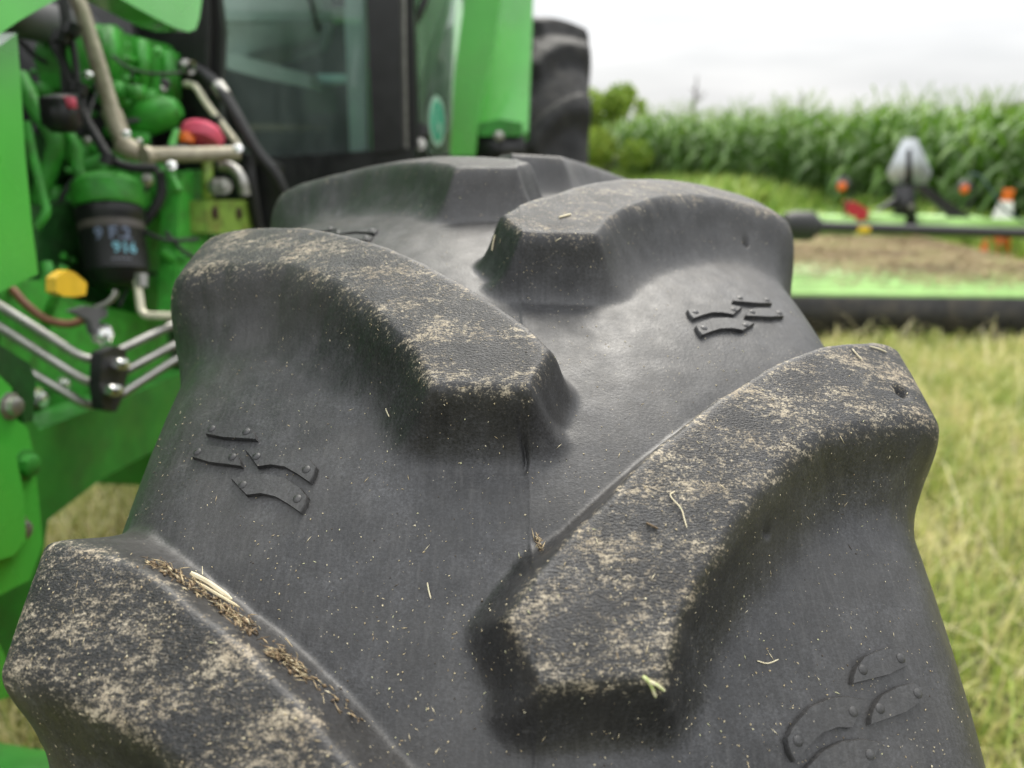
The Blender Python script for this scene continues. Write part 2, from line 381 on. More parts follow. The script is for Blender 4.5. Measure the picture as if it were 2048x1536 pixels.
def tyre_grid(ae, phi, extra=True):
    """positions, lug mask, lug id, for lateral arc coordinate ae and angle phi (1-D arrays), template units"""
    A, PH = np.meshgrid(ae, phi, indexing='ij')
    ac, rc, at, rt = (q[:, None] + 0*PH for q in prof(ae))
    sg = np.sign(ae)[:, None]
    m = np.zeros_like(PH); lid = np.full(PH.shape, -1, int); topd = np.zeros_like(PH)
    wob = .0006*vnoise(np.stack([A, PH*R0, 0*A], -1), 45, 3) + .0004*vnoise(np.stack([A, PH*R0, 0*A], -1), 160, 4)
    for idx in range(32):
        side = -1 if idx % 2 == 0 else 1
        rel = PHI0 - idx*DL/2
        dphi = (PH - rel + math.pi) % (2*math.pi) - math.pi
        la = side*A
        sel = (la > -.06) & (dphi > -.28) & (dphi < .30)
        if not sel.any(): continue
        x, y = la[sel], dphi[sel]*R0
        d = sdf(x, y, LUGM) + wob[sel]
        mid = .5*(np.interp(x, LUG[:17, 0], LUG[:17, 1]) + np.interp(x, LUG[17:, 0][::-1], LUG[17:, 1][::-1]))*R0
        near = np.maximum(sstep(-.008, .008, y-mid), .42*(1-sstep(-.004, .014, x)))                                   # 1 on the side that faces down the tyre, 0 on the back
        wd = .0040 + .0008*sstep(.04, .10, x)*(1-near) + near*(.0064 + .006*sstep(.03, .13, x)) + .004*sstep(.12, .17, x)
        q = 1.12 + d/wd
        kb = 1.25 - .35*near
        h = np.maximum(kb-np.abs(q), 0)/kb; mm = np.maximum(q, 0) + h*h*kb*.25
        mm = smin(mm, np.ones_like(mm), .50 - .17*near)
        cur = m[sel]; better = mm > cur
        cur2 = np.where(better, mm, cur); m[sel] = cur2
        l = lid[sel]; l[better & (mm > .05)] = idx; lid[sel] = l
        td = topd[sel]; topd[sel] = np.where(better, sstep(-.001, .006, d), td)
    a = ac + (at-ac)*m; r = rc + (rt-rc)*m
    if extra:
        P3 = np.stack([A, PH*R0, m*.03], -1)
        r = r + .0005*vnoise(P3, 22, 5)*m + .00018*vnoise(P3, 110, 6)
        # mould seam along the middle
        seam = np.exp(-(A/.0007)**2); r = r + .0007*seam*(1-.75*topd)*(.6+.5*vnoise(P3, 60, 8)) + .0004*(A > 0)*np.exp(-(A/.004)**2)*(1-topd)
        # split rubber beside the seam on one bar's nose
        PHc = PHI0 - 2*DL/2 + .178
        cr = np.exp(-((A+.0016-.0012*np.sin((PH-PHc)*160))/.0011)**2)*np.exp(-((PH-PHc)/.013)**2)
        r = r - .0045*cr
        for (ca, cph, dep, rad) in ((.150, PHI0-3*DL/2-.005, .006, .0020), (.088, PHI0-DL/2+.052, .004, .0017), (.166, PHI0-DL/2-.075, .005, .0028)):
            r = r - dep*np.exp(-(((A-ca)/rad)**2 + (((PH-cph)*R0)/rad)**2))
    X = sg*a; Y = -r*np.sin(PH); Z = r*np.cos(PH)
    return np.stack([X, Y, Z], -1), m, lid, topd, A, PH
def build_tyre(name, part_name, lug_name, ae, phi, scale, centre, mat, parent, extra=True, dustk=1.0, squash=1.0, clampz=0.004, fr=None):
    P, m, lid, topd, A, PH = tyre_grid(ae, phi, extra)
    P = P*scale; P[..., 0] *= squash
    na, npn = A.shape
    if fr is None: V = P + np.array(centre)
    else: V = np.array(centre) + P[..., 0:1]*fr[0] + P[..., 1:2]*fr[1] + P[..., 2:3]*EZ
    V[..., 2] = np.maximum(V[..., 2], clampz)
    idx = np.arange(na*npn).reshape(na, npn); nx = np.roll(idx, -1, 1)
    F = np.stack([idx[:-1], idx[1:], nx[1:], nx[:-1]], -1).reshape(-1, 4)
    V = V.reshape(-1, 3)
    fn = np.cross(V[F[:, 2]]-V[F[:, 0]], V[F[:, 3]]-V[F[:, 1]])
    N = np.zeros_like(V)
    for k in range(4): np.add.at(N, F[:, k], fn)
    c0 = V.mean(0)
    if np.einsum('ij,ij->i', N, V-np.array(centre)).mean() < 0: N = -N; F = F[:, ::-1]
    N /= np.linalg.norm(N, axis=1, keepdims=True)+1e-12
    fm = m.reshape(-1)[F]; fl = lid.reshape(-1)[F]
    best = np.take_along_axis(fl, fm.argmax(1)[:, None], 1)[:, 0]; face_l = np.where(fm.max(1) > .06, best, -1)
    dustv = np.zeros(na*npn)
    for k in range(32): dustv[lid.reshape(-1) == k] = DUST.get(k, .5)
    mf = m.reshape(-1)
    dustv = dustk*dustv*(.25+.75*sstep(.70, 1.0, mf))*sstep(.35, .75, mf)
    at = {'lug': mf, 'top': topd.reshape(-1), 'dust': dustv, 'la': A.reshape(-1)*S, 'ls': PH.reshape(-1)*R0*S}
    def make(nm, fsel, par):
        Fs = F[fsel]; used, inv = np.unique(Fs, return_inverse=True)
        me = from_arrays(nm, V[used], inv.reshape(-1, 4))
        for k, v in at.items():
            q = me.attributes.new(k, 'FLOAT', 'POINT'); q.data.foreach_set('value', v[used].astype(np.float32))
        o = new_obj(nm, me, mat, par)
        me.normals_split_custom_set_from_vertices([tuple(x) for x in N[used]])
        return o
    base = make(part_name, face_l < 0, parent)
    lugs = {}
    for k in range(32):
        s_ = face_l == k
        if s_.sum() > 3: lugs[k] = make(lug_name, s_, base)
    return base, lugs, V, F
def half_axis(step, fine_end, coarse):
    a = [0, .0005, .0010, .0016, .0024]
    while a[-1] < fine_end: a.append(a[-1]+step)
    while a[-1] < AE[-1]-coarse: a.append(a[-1]+coarse)
    a.append(AE[-1]); a = np.array(a); return np.concatenate([-a[:0:-1], a])
tractor = empty('tractor', (TO[0], TO[1]+0.3, 0))
tag(tractor, 'green farm tractor with its black cleated front tyre filling the foreground', 'tractor')
fine = np.arange(-.30, 1.07, .0024); rest = np.linspace(1.07, 2*math.pi-.30, 330)[:-1]
WC = np.array([0, 0, ZC])
tyre, lugs, TV, TF = build_tyre('tyre', 'front_tyre', 'tread_bar', half_axis(.00135, .27, .006), np.concatenate([fine, rest]), S, WC, RUBBER, tractor)
tyre['label'] = 'black front tyre with curved tread bars and dusty tops'
BV = BVHTree.FromPolygons([tuple(v) for v in TV], [tuple(int(i) for i in f) for f in TF])
def on_tyre(px, py):
    loc, nor, i, d = BV.ray_cast(Vector(CAM), Vector(ray(px, py)).normalized())
    if loc is None: return None, None
    if nor.dot(Vector(ray(px, py))) > 0: nor = -nor
    return loc, nor
fp, _ = on_tyre(1080, 960)
cam_d.dof.focus_distance = (fp - Vector(CAM)).dot(Vector(FWD))

# raised moulded marks between the bars (four plates with two studs each)
MARK = [ [(.1389, .5176), (.1300, .5245), (.1142, .5312), (.1150, .5265), (.1170, .5205), (.1213, .5130), (.1300, .5070), (.1372, .5055), (.1395, .5090)],
         [(.1419, .5407), (.1330, .5490), (.1175, .5572), (.1185, .5520), (.1205, .5460), (.1247, .5384), (.1330, .5320), (.1400, .5295), (.1425, .5330)],
         [(.1181, .5410), (.1140, .5505), (.1108, .5589), (.1050, .5585), (.0985, .5620), (.0925, .5700), (.0865, .5789), (.0852, .5730), (.0849, .5654), (.0885, .5570), (.0960, .5460), (.1040, .5405), (.1110, .5390)],
         [(.1210, .5678), (.1165, .5770), (.1125, .5847), (.1065, .5845), (.1000, .5885), (.0940, .5960), (.0881, .6045), (.0868, .5985), (.0864, .5915), (.0900, .5830), (.0975, .5725), (.1060, .5668), (.1140, .5655)] ]
STUD = [[(.1196, .5217), (.1365, .5130)], [(.1228, .5468), (.1398, .5365)], [(.1120, .5490), (.0890, .5668)], [(.1150, .5752), (.0905, .5925)]]
def carcass(a, ph):
    ca = np.interp(abs(a), DC[:, 0][:120], DC[:, 0][:120]); r = np.interp(abs(a), DC[:200, 0], DC[:200, 1])
    return np.array([a, -r*math.sin(ph), r*math.cos(ph)])*S + WC
def cnorm(a, ph):
    e = .002; u = carcass(a+e, ph)-carcass(a-e, ph); v = carcass(a, ph+e)-carcass(a, ph-e); n = np.cross(u, v); n /= np.linalg.norm(n)
    q = carcass(a, ph)-WC; return n if np.dot(n, q) > 0 else -n
def mark_plate(poly, side, off, studs, dz=0):
    bm = bmesh.new()
    C = np.mean(poly, 0); H = .0026
    def ring(k, h): return [bm.verts.new(Vector(carcass(side*(C[0]+(a-C[0])*k), off+C[1]+(p-C[1])*k) + cnorm(side*a, off+p)*h)) for a, p in poly]
    # resample edges so the plate follows the tyre
    P = []
    for i in range(len(poly)):
        a, b = np.array(poly[i]), np.array(poly[(i+1) % len(poly)])
        P += [tuple(a), tuple((a+b)/2)]
    poly = P
    rs = [ring(1.03, -.001), ring(1.0, H*.75), ring(.965, H), ring(.6, H), ring(.25, H)]
    n = len(poly)
    for r0, r1 in zip(rs, rs[1:]):
        for i in range(n): bm.faces.new((r0[i], r0[(i+1) % n], r1[(i+1) % n], r1[i]))
    bm.faces.new(rs[-1])
    for a, p in studs:
        c = carcass(side*a, off+p); nn = cnorm(side*a, off+p)
        lathe_into(bm, c + nn*(H-.0004), nn, [(0, .0021), (.0006, .0020), (.0010, .0014), (.0012, .0007), (.00125, 0)], 12)
    o = bm_obj('raised_plate', bm, RUBBER, tyre)
    me = o.data
    for k, v in (('lug', .1), ('top', 0.0), ('dust', .0)):
        q = me.attributes.new(k, 'FLOAT', 'POINT'); q.data.foreach_set('value', np.full(len(me.vertices), v, np.float32))
    co = np.empty(len(me.vertices)*3, np.float32); me.vertices.foreach_get('co', co); co = co.reshape(-1, 3)
    for k, v in (('la', co[:, 0]), ('ls', np.arctan2(-co[:, 1], co[:, 2]-ZC)*R0*S)):
        q = me.attributes.new(k, 'FLOAT', 'POINT'); q.data.foreach_set('value', v.astype(np.float32))
for side, off in ((-1, 0), (-1, -DL), (1, DL/2), (1, -DL/2), (1, -1.5*DL), (-1, DL)):
    for pl, st in zip(MARK, STUD): mark_plate(pl, side, off, st)

# front wheel rim behind the tyre
RIMY = simple('yellow_rim', (.62, .42, .03), .4, var=.1, scale=12)
rim = lathe('front_rim', (-.20, 0, ZC), (1, 0, 0), [(0, .33), (.005, .355), (.02, .352), (.05, .31), (.20, .305), (.35, .31), (.38, .352), (.395, .355), (.40, .33), (.39, .30), (.26, .28), (.24, .20), (.20, .12), (.20, 0)], RIMY, tractor, 40)


# ------------------------------------------------------------------ tractor: hood, engine side
T = tractor
hood = slab('hood', [(-500, -420), (-500, 330), (-120, 128), (-40, 92), (0, 68), (36, 43), (75, 20), (112, 0), (150, -18), (195, -22), (232, -8), (268, 13), (310, 36), (350, 56), (378, 64), (392, 58), (399, 36), (404, 0), (408, -420)], GREEN, T, .045, bevel=.012, seg=3, lx=.345)
shield = slab('side_shield', [(-700, 40), (-60, 118), (0, 92), (34, 66), (39, 130), (50, 300), (64, 450), (77, 548), (40, 565), (0, 584), (-160, 640), (-700, 700)], GREEN, T, .03, bevel=.006, lx=.315)
bm = bmesh.new(); box_into(bm, TL(0, .10, 1.62), EL, ER, EZ, .33, .35, .012); bm_obj('hood_top', bm, GREEN, T, bevel=.008)
tbox('hood_far_side', (-.35, -.31), (-.5, .45), (1.25, 1.60), GREEN, T, .01)
tbox('engine_bay_wall', (-.33, -.31), (-.5, .8), (.75, 1.6), BLACK, T)
tbox('firewall', (-.31, .10), (.80, .83), (.75, 1.6), BLACK, T)
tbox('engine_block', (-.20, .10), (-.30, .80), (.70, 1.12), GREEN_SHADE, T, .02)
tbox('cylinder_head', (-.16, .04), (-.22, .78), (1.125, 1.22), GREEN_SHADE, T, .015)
# exhaust drum under the hood
lathe('muffler', W(92, 46, 1.12), ER, [(-.10, 0), (-.10, .024), (-.085, .030), (.10, .030), (.125, .022), (.125, 0)], GREY, T, 24)
# intake housing with ribs
D = 1.30
intake = slab('intake_housing', [(200, 58), (232, 50), (246, 66), (292, 78), (338, 90), (362, 108), (368, 196), (352, 205), (300, 190), (205, 178), (190, 120)], GREEN_CAST, T, .10, bevel=.005, lx=.125)
for px0, px1, y0, y1 in ((218, 246, 52, 158), (286, 308, 78, 172), (340, 362, 100, 200)):
    slab('rib', [(px0, y0), (px1, y0+8), (px1, y1), (px0, y1-4)], GREEN_CAST, intake, .016, bevel=.003, lx=.140)
for y in (112, 132, 152): slab('rib', [(248, y), (286, y+6), (286, y+13), (248, y+7)], GREEN_CAST, intake, .02, bevel=.003, lx=.132)
for cx, cy in ((236, 188), (303, 202)):
    c = hit(cx, cy, lx=.135); lathe('green_cap', c, EL, [(-.03, .018), (0, .022), (.004, .021), (.012, .018), (.015, .012), (.012, .007), (.013, 0)], GREEN_CAST, T, 10)
pump = lathe('pump_body', W(292, 236, 1.26), UP*.3+RIGHT, [(-.060, 0), (-.060, .016), (-.045, .026), (0, .030), (.045, .027), (.062, .014), (.062, 0)], GREEN_CAST, T, 20)
slab('side_cover', [(268, 300), (330, 330), (392, 356), (388, 470), (372, 590), (300, 640), (262, 560), (270, 430)], GREEN_CAST, T, .06, bevel=.01, lx=.15)
slab('rear_housing', [(360, 350), (412, 340), (418, 470), (420, 640), (350, 640)], GREEN_CAST, T, .03, bevel=.006, lx=.235)
for cx, cy, r in ((344, 394, .014), (347, 566, .012), (75, 800, .012), (128, 770, .008)):
    bolt_head('bolt', hit(cx, cy, lx=.168), EL, r, CHROME, T)
lathe('round_cover', hit(335, 388, lx=.155), EL, [(-.02, .05), (.004, .05), (.010, .044), (.010, 0)], GREEN_CAST, T, 24)
# green coolant and fuel pipes
tube('coolant_pipe', smooth_path([W(38, 150, 1.05), W(70, 215, 1.05), (W(108, 275, 1.06)), W(104, 325, 1.07), W(80, 390, 1.08), W(70, 450, 1.1)]), .0125, GREEN_CAST, T)
tube('green_tube', smooth_path([W(70, 205, 1.1), W(100, 225, 1.1), W(132, 250, 1.1)]), .009, GREEN_CAST, T)
tube('green_tube', smooth_path([W(138, 268, 1.08), W(152, 300, 1.08), W(158, 345, 1.08), W(185, 372, 1.09)]), .009, GREEN_CAST, T)
tube('green_tube', smooth_path([W(52, 245, 1.0), W(68, 320, 1.0), W(85, 390, 1.0), W(92, 425, 1.0), W(72, 455, 1.0)]), .006, GREEN_CAST, T)
tube('green_tube', smooth_path([W(215, 262, 1.24), W(262, 276, 1.24), W(300, 280, 1.25)]), .012, GREEN_CAST, T)
for x, y, dd, r in ((210, 330, 1.18, .02), (170, 300, 1.2, .022), (250, 340, 1.2, .018), (120, 400, 1.16, .026)):
    p = W(x, y, dd); lathe('casting_boss', p, EL+.3*EZ, [(-.03, r), (0, r), (.006, r*.85), (.010, r*.5), (.018, r*.45), (.018, 0)], GREEN_CAST, T, 12)
# bare metal breather pipe with its elbow and the level run behind it
pp = [W(132, -60, 1.05), W(160, 10, 1.05), W(200, 140, 1.06), W(232, 250, 1.07), W(250, 300, 1.075), W(285, 311, 1.09), W(380, 309, 1.12), W(478, 306, 1.16)]
br = tube('breather_pipe', bend_path(pp, .02), .0115, TUBEM, T, 14)
for a_, b_, r in (((222, 220), (240, 268), .0145), ((236, 285), (268, 305), .0165), ((286, 311), (300, 311), .0145)):
    p0, p1 = W(*a_, 1.072), W(*b_, 1.082); lathe('pipe_collar', p0, p1-p0, [(0, .0), (0, r*.95), (.004, r), (np.linalg.norm(p1-p0)-.004, r), (np.linalg.norm(p1-p0), r*.95), (np.linalg.norm(p1-p0), 0)], TUBEM, br, 16)
for x, y, dd, r in ((176, 150, 1.04, .0045), (252, 268, 1.05, .0045), (342, 331, 1.08, .0055), (476, 296, 1.13, .005)):
    bolt_head('pipe_bolt', W(x, y, dd), -FWD+.3*UP+.2*RIGHT, r, CHROME, br)
# wiring loom
for pts, r in (([(118, -30), (132, 45), (122, 105), (142, 165), (165, 225), (190, 270), (222, 318), (262, 335), (315, 338)], .007),
               ([(128, -20), (140, 60), (150, 120), (158, 180), (175, 250), (205, 300)], .005),
               ([(118, 60), (108, 90), (128, 130), (132, 190), (140, 230)], .006)):
    tube('wiring_loom', smooth_path([W(x, y, 1.03+.0004*i) for i, (x, y) in enumerate(pts)]), r, BLACKR, T)
slab('connector_block', [(122, 195), (158, 188), (166, 250), (150, 266), (128, 248)], BLACK, T, .03, bevel=.004, lx=.235)
slab('red_clip', [(140, 193), (151, 196), (156, 218), (146, 216)], PINK, T, .012, bevel=.002, lx=.243)
for x, y in ((160, 178), (126, 75), (215, 318), (146, 60)):
    lathe('loom_clip', W(x, y, 1.02), UP+.3*RIGHT, [(-.008, 0), (-.008, .010), (.008, .010), (.008, 0)], BLACK, T, 10)
cr_ = random.Random(5)
for k in range(34):
    x0, y0 = cr_.uniform(50, 350), cr_.uniform(60, 520); a_ = cr_.uniform(.3, 2.6); L_ = cr_.uniform(50, 130); d0 = cr_.uniform(1.12, 1.22)
    pts = [W(x0 + L_*t*math.cos(a_) + 14*math.sin(4*t+k), y0 + L_*t*math.sin(a_) + 10*math.cos(5*t+k), d0 + .03*math.sin(3*t+k)) for t in (0, .3, .6, 1)]
    tube('wire' if k % 3 else 'green_pipe', smooth_path(pts, 4), cr_.uniform(.002, .0045) if k % 3 else cr_.uniform(.006, .009), BLACKR if k % 3 else GREEN_CAST, T, 7)
for k in range(40):
    x0, y0 = cr_.uniform(50, 380), cr_.uniform(70, 560); d0 = cr_.uniform(1.10, 1.24)
    bolt_head('small_bolt', W(x0, y0, d0), EL + EZ*cr_.uniform(-.3, .6) - ER*cr_.uniform(0, .8), cr_.uniform(.003, .007), (STEEL, GREEN_CAST, GREEN_CAST, BLACKM)[k % 4], T)
for k in range(9):
    x0, y0 = cr_.uniform(60, 350), cr_.uniform(120, 520); p = W(x0, y0, cr_.uniform(1.14, 1.22)); bm = bmesh.new()
    box_into(bm, p, EL, ER, EZ, cr_.uniform(.01, .02), cr_.uniform(.012, .03), cr_.uniform(.01, .025)); bm_obj('casting_lug', bm, GREEN_CAST if k % 3 else BLACK, T, bevel=.003)
# coolant hose at the back of the engine and its steel line
ch = tube('coolant_hose', smooth_path([W(362, 132, 1.32), W(398, 142, 1.30), W(432, 168, 1.28), W(462, 212, 1.27), W(490, 262, 1.27), W(515, 305, 1.28), W(552, 352, 1.30), W(580, 420, 1.34)]), .0105, BLACKR, T, 12)
for x0, y0, x1, y1 in ((436, 170, 450, 192), (372, 132, 382, 136)):
    p0, p1 = W(x0, y0, 1.28), W(x1, y1, 1.276); L_ = np.linalg.norm(p1-p0); lathe('hose_clamp', p0, p1-p0, [(0, .0105), (0, .0125), (L_, .0125), (L_, .0105)], STEEL, ch, 14)
sl = tube('steel_line', smooth_path([W(372, 168, 1.30), W(392, 174, 1.29), W(412, 206, 1.29), W(438, 240, 1.29), W(452, 258, 1.29), W(470, 282, 1.29), W(476, 292, 1.29)]), .0062, CREAM, T, 12)
lathe('line_fitting', W(432, 236, 1.288), W(440, 250, 1.288)-W(432, 236, 1.288), [(0, .004), (0, .0085), (.010, .0085), (.010, .004)], BLACKM, sl, 6)
tube('drain_hose', smooth_path([W(320, 345, 1.15), W(322, 390, 1.15), W(300, 430, 1.15), W(275, 455, 1.15)]), .008, BLACKR, T)
tube('thin_hose', smooth_path([W(520, 300, 1.35), W(500, 330, 1.35), W(505, 380, 1.36), W(520, 470, 1.4)]), .010, BLACKR, T)
# red reservoir cap
cap = lathe('red_cap', W(402, 286, 1.20), W(402, 250, 1.21)-W(402, 286, 1.20)+RIGHT*.006, [(0, 0), (0, .030), (.006, .034), (.016, .036), (.026, .030), (.031, .016), (.032, 0)], PINK, T, 10)
lathe('amber_plug', W(374, 286, 1.18), UP, [(0, 0), (0, .012), (.012, .012), (.016, .008), (.016, 0)], ORANGE, T, 12)
slab('bracket', [(352, 290), (470, 292), (470, 318), (352, 320)], BLACKM, T, .02, bevel=.003, lx=.25)
tube('chrome_bend', smooth_path([W(440, 330, 1.25), W(462, 334, 1.25), W(482, 356, 1.25), W(490, 390, 1.26)]), .010, STEEL, T, 12)
slab('tan_strap', [(414, 320), (426, 320), (428, 400), (415, 400)], YELLOWG, T, .01, bevel=.002, lx=.26)
bk = slab('drilled_bracket', [(413, 402), (512, 400), (514, 446), (508, 470), (416, 466)], YELLOWG, T, .03, bevel=.005, lx=.265)
for x in (430, 478):
    c = hit(x, 426, lx=.266); lathe('bolt_hole', c, EL, [(.0005, .012), (.0012, .011), (.0014, 0)], simple('dark_rust', (.035, .008, .006), .8), bk, 14)
for x, y in ((432, 372), (446, 372)): bolt_head('nut', W(x, y, 1.22), -FWD, .010, STEEL, T)
# oil filter
ax = W(218, 400, 1.10)-W(240, 585, 1.10); ax /= np.linalg.norm(ax); FO = W(238, 572, 1.115)
FR = .046; FH = .118
lathe('filter_head', FO+ax*(FH+.004), ax, [(0, 0), (0, .047), (.006, .051), (.034, .051), (.042, .044), (.05, .03), (.05, 0)], GREEN_CAST, T, 28)
flt = lathe('oil_filter', FO, ax, [(0, 0), (-.004, .012), (0, .030), (.006, .038), (.018, FR-.004), (.022, FR), (FH-.018, FR), (FH-.014, FR+.003), (FH, FR+.003), (FH, 0)], BLACKM, T, 36)
lathe('filter_band', FO+ax*(FH-.034), ax, [(0, FR+.0006), (.012, FR+.0006)], simple('brown_grey_band', (.10, .085, .075), .5, var=.3, scale=30), flt, 36)
PEN = simple('pale_blue_ink', (.16, .20, .30), .5, var=.2, scale=60); PENC = simple('cyan_ink', (.18, .45, .55), .5, var=.2, scale=60); PENG = simple('grey_print', (.20, .21, .25), .5, var=.2, scale=60)
fu = -np.array(FWD); fu = fu - ax*np.dot(fu, ax); fu /= np.linalg.norm(fu); fv = np.cross(ax, fu)     # fv points right of the view
def on_filter(txt, ang, h, size, mat, name):
    cu = bpy.data.curves.new('t', 'FONT'); cu.body = txt; cu.size = size; cu.align_x = 'CENTER'; cu.resolution_u = 2; cu.offset = size*.02
    o = bpy.data.objects.new('t', cu); COL.objects.link(o); dg = bpy.context.evaluated_depsgraph_get(); me = bpy.data.meshes.new_from_object(o.evaluated_get(dg))
    bpy.data.objects.remove(o); bm = bmesh.new(); bm.from_mesh(me); bmesh.ops.subdivide_edges(bm, edges=[e for e in bm.edges if e.calc_length() > .006], cuts=2)
    for v in bm.verts:
        t = ang + v.co.x/FR; q = FO + ax*(h+v.co.y) + (fu*math.cos(t) + fv*math.sin(t))*(FR+.0008); v.co = Vector(q)
    return bm_obj(name, bm, mat, flt, smooth=False)
on_filter('9 F.2', .48, .064, .026, PEN, 'handwriting'); on_filter('916', .80, .043, .023, PENC, 'handwriting')
for k in range(5): on_filter('-', .42+.12*k, .030, .016, PENG, 'printed_line')
# dipstick with yellow handle, brake pipes, cables
slab('dipstick_handle', [(112, 556), (124, 546), (136, 540), (150, 545), (174, 566), (172, 590), (150, 594), (126, 592), (112, 584)], YELLOW, T, .012, bevel=.004, lx=.29)
tube('dipstick_tube', smooth_path([W(128, 530, .93), W(118, 560, .93), W(112, 590, .94), W(98, 622, .96), W(90, 660, .98)]), .0065, GREEN_CAST, T)
tube('small_green_tube', smooth_path([W(92, 525, 1.0), W(96, 545, 1.0), W(90, 570, 1.0)]), .008, GREEN_CAST, T)
tube('brown_cable', smooth_path([W(24, 578, .93), W(55, 612, .93), W(95, 640, .94), W(140, 648, .95), W(172, 636, .96), W(190, 628, .96)]), .0055, COPPER, T)
lathe('cable_end', W(172, 634, .96), W(200, 622, .96)-W(172, 634, .96), [(0, 0), (0, .008), (.010, .010), (.022, .008), (.022, 0)], STEEL, T, 10)
slab('cable_bracket', [(142, 622), (175, 612), (216, 618), (214, 634), (200, 640), (196, 668), (188, 668), (180, 640)], GREY, T, .008, bevel=.002, lx=.265)
bolt_head('bolt', W(202, 668, .94), -FWD, .010, CHROME, T)
tube('lever', smooth_path([W(188, 618, .95), W(214, 606, .95), W(228, 592, .95), W(231, 580, .95)]), .004, STEEL, T)
tube('bent_steel_pipe', bend_path([W(275, 560, 1.0), W(282, 622, 1.0), W(292, 631, 1.0), W(352, 632, 1.0)], .012), .0058, CREAM, T)
lathe('pipe_nut', W(283, 562, 1.0), UP, [(-.008, 0), (-.008, .009), (.010, .009), (.010, 0)], STEEL, T, 6)
for pts in ([(-80, 566, .86), (0, 612, .87), (178, 724, .92), (232, 704, .95), (352, 646, 1.02), (480, 590, 1.12)],
            [(-80, 600, .86), (0, 655, .87), (185, 772, .92), (232, 752, .95), (352, 688, 1.02), (480, 625, 1.12)],
            [(-80, 660, .86), (0, 710, .87), (180, 815, .92), (226, 800, .95), (346, 722, 1.02), (480, 650, 1.12)]):
    tube('hydraulic_line', bend_path([W(*p) for p in pts], .018), .0058, STEEL, T, 12)
cl = slab('line_clamp', [(204, 706), (232, 692), (252, 700), (258, 740), (244, 800), (232, 824), (206, 818), (200, 770)], BLACK, T, .014, bevel=.004, lx=.305)
for x, y in ((248, 728), (234, 780)): lathe('clamp_bolt', hit(x, y, lx=.31), -FWD, [(0, 0), (0, .008), (.016, .008), (.020, .006), (.020, 0)], CHROME, cl, 10)
# axle support casting and lower frame
slab('lower_engine_side', [(0, 560), (80, 560), (150, 600), (330, 640), (345, 760), (300, 850), (120, 860), (0, 840)], GREEN_CAST, T, .08, bevel=.012, lx=.15)
fr_ = slab('frame_rail', [(-300, 720), (0, 745), (40, 770), (62, 836), (78, 860), (310, 770), (380, 740), (380, 850), (310, 900), (200, 960), (96, 1040), (60, 1300), (-300, 1500)], GREEN_DARK, T, .06, bevel=.012, lx=.24)
slab('axle_support', [(-500, 700), (-60, 745), (0, 752), (24, 776), (34, 840), (44, 846), (56, 858), (66, 900), (78, 1000), (86, 1090), (60, 1160), (0, 1190), (-500, 1420)], GREEN, T, .07, bevel=.02, seg=4, lx=.305)
slab('gap_shade_strip', [(-60, 668), (0, 690), (60, 728), (72, 760), (66, 842), (48, 846), (36, 790), (20, 768), (-60, 744)], GREEN_SHADE, T, .02, bevel=.004, lx=.265)  # dark strip added to paint the shade of the gap
for x_, y_, r_ in ((22, 812, .010), (52, 930, .012), (40, 1060, .010)): bolt_head('casting_bolt', hit(x_, y_, lx=.306), EL, r_, STEEL if r_ < .011 else GREEN_DARK, T)
slab('casting_step', [(-200, 880), (0, 884), (30, 900), (48, 990), (52, 1080), (30, 1110), (-200, 1180)], GREEN, T, .012, bevel=.006, seg=3, lx=.317)
bm = bmesh.new(); lathe_into(bm, TL(.18, -.02, .52), EL, [(0, 0), (0, .10), (.12, .09), (.42, .075), (.46, .10), (.56, .11), (.56, 0)], 24)
bm_obj('front_axle', bm, GREEN_DARK, T)
slab('axle_foot', [(-300, 1240), (0, 1290), (22, 1340), (30, 1390), (0, 1400), (-300, 1420)], GREEN, T, .06, bevel=.01, lx=.36)

# ------------------------------------------------------------------ cab
YF = 1.42
slab('corner_post', [(392, -300), (428, -300), (438, 0), (445, 60), (440, 230), (470, 300), (560, 330), (560, 470), (380, 470), (395, 300), (388, 100)], BLACKM, T, .02, bevel=.006, ly=.86)
slab('post_seal', [(404, -300), (412, -300), (420, 60), (416, 190), (408, 190), (410, 60)], BLACKR, T, .012, bevel=.003, ly=.845)
slab('bay_rear_panel', [(150, -100), (400, -100), (395, 300), (420, 480), (200, 480)], BLACK, T, .01, bevel=.002, ly=.90)
slab('cowl', [(480, 318), (760, 300), (830, 296), (830, 420), (480, 430)], BLACKM, T, .30, bevel=.01, ly=YF-.02)
ws = slab('windscreen', [(436, -400), (734, -400), (746, 312), (500, 318), (440, 180)], GLASS, T, .006, bevel=0, ly=YF)
slab('trim_reflection_strip', [(688, -300), (722, -300), (732, 306), (700, 306), (690, 60)], TRIM, T, .02, bevel=.003, ly=YF+.03)  # pale strip built for the pillar trim's reflection in the glass
slab('cab_pillar', [(731, -400), (794, -400), (800, 0), (806, 300), (746, 306), (733, 0)], BLACKM, T, .07, bevel=.012, seg=3, ly=YF-.03)
slab('door_frame', [(797, -400), (822, -400), (826, 0), (836, 300), (806, 300), (800, 0)], BLACKM, T, .04, bevel=.006, ly=YF+.02)
slab('door_strip', [(803, -400), (808, -400), (812, 100), (816, 300), (811, 300), (806, 60)], STEEL, T, .004, bevel=.001, ly=YF-.002)
tube('mirror_arm', smooth_path([W(870, -60, 1.86), W(846, 10, 1.86), (W(826, 50, 1.87)), W(812, 70, 1.88)]), .010, BLACKM, T)
lathe('latch', W(810, 66, 1.86), W(832, 66, 1.86)-W(810, 66, 1.86), [(0, 0), (0, .016), (.010, .018), (.018, .012), (.030, .012), (.032, 0)], CHROME, T, 12)
bolt_head('hinge_bolt', W(744, 130, 1.86), -FWD, .008, COPPER, T)
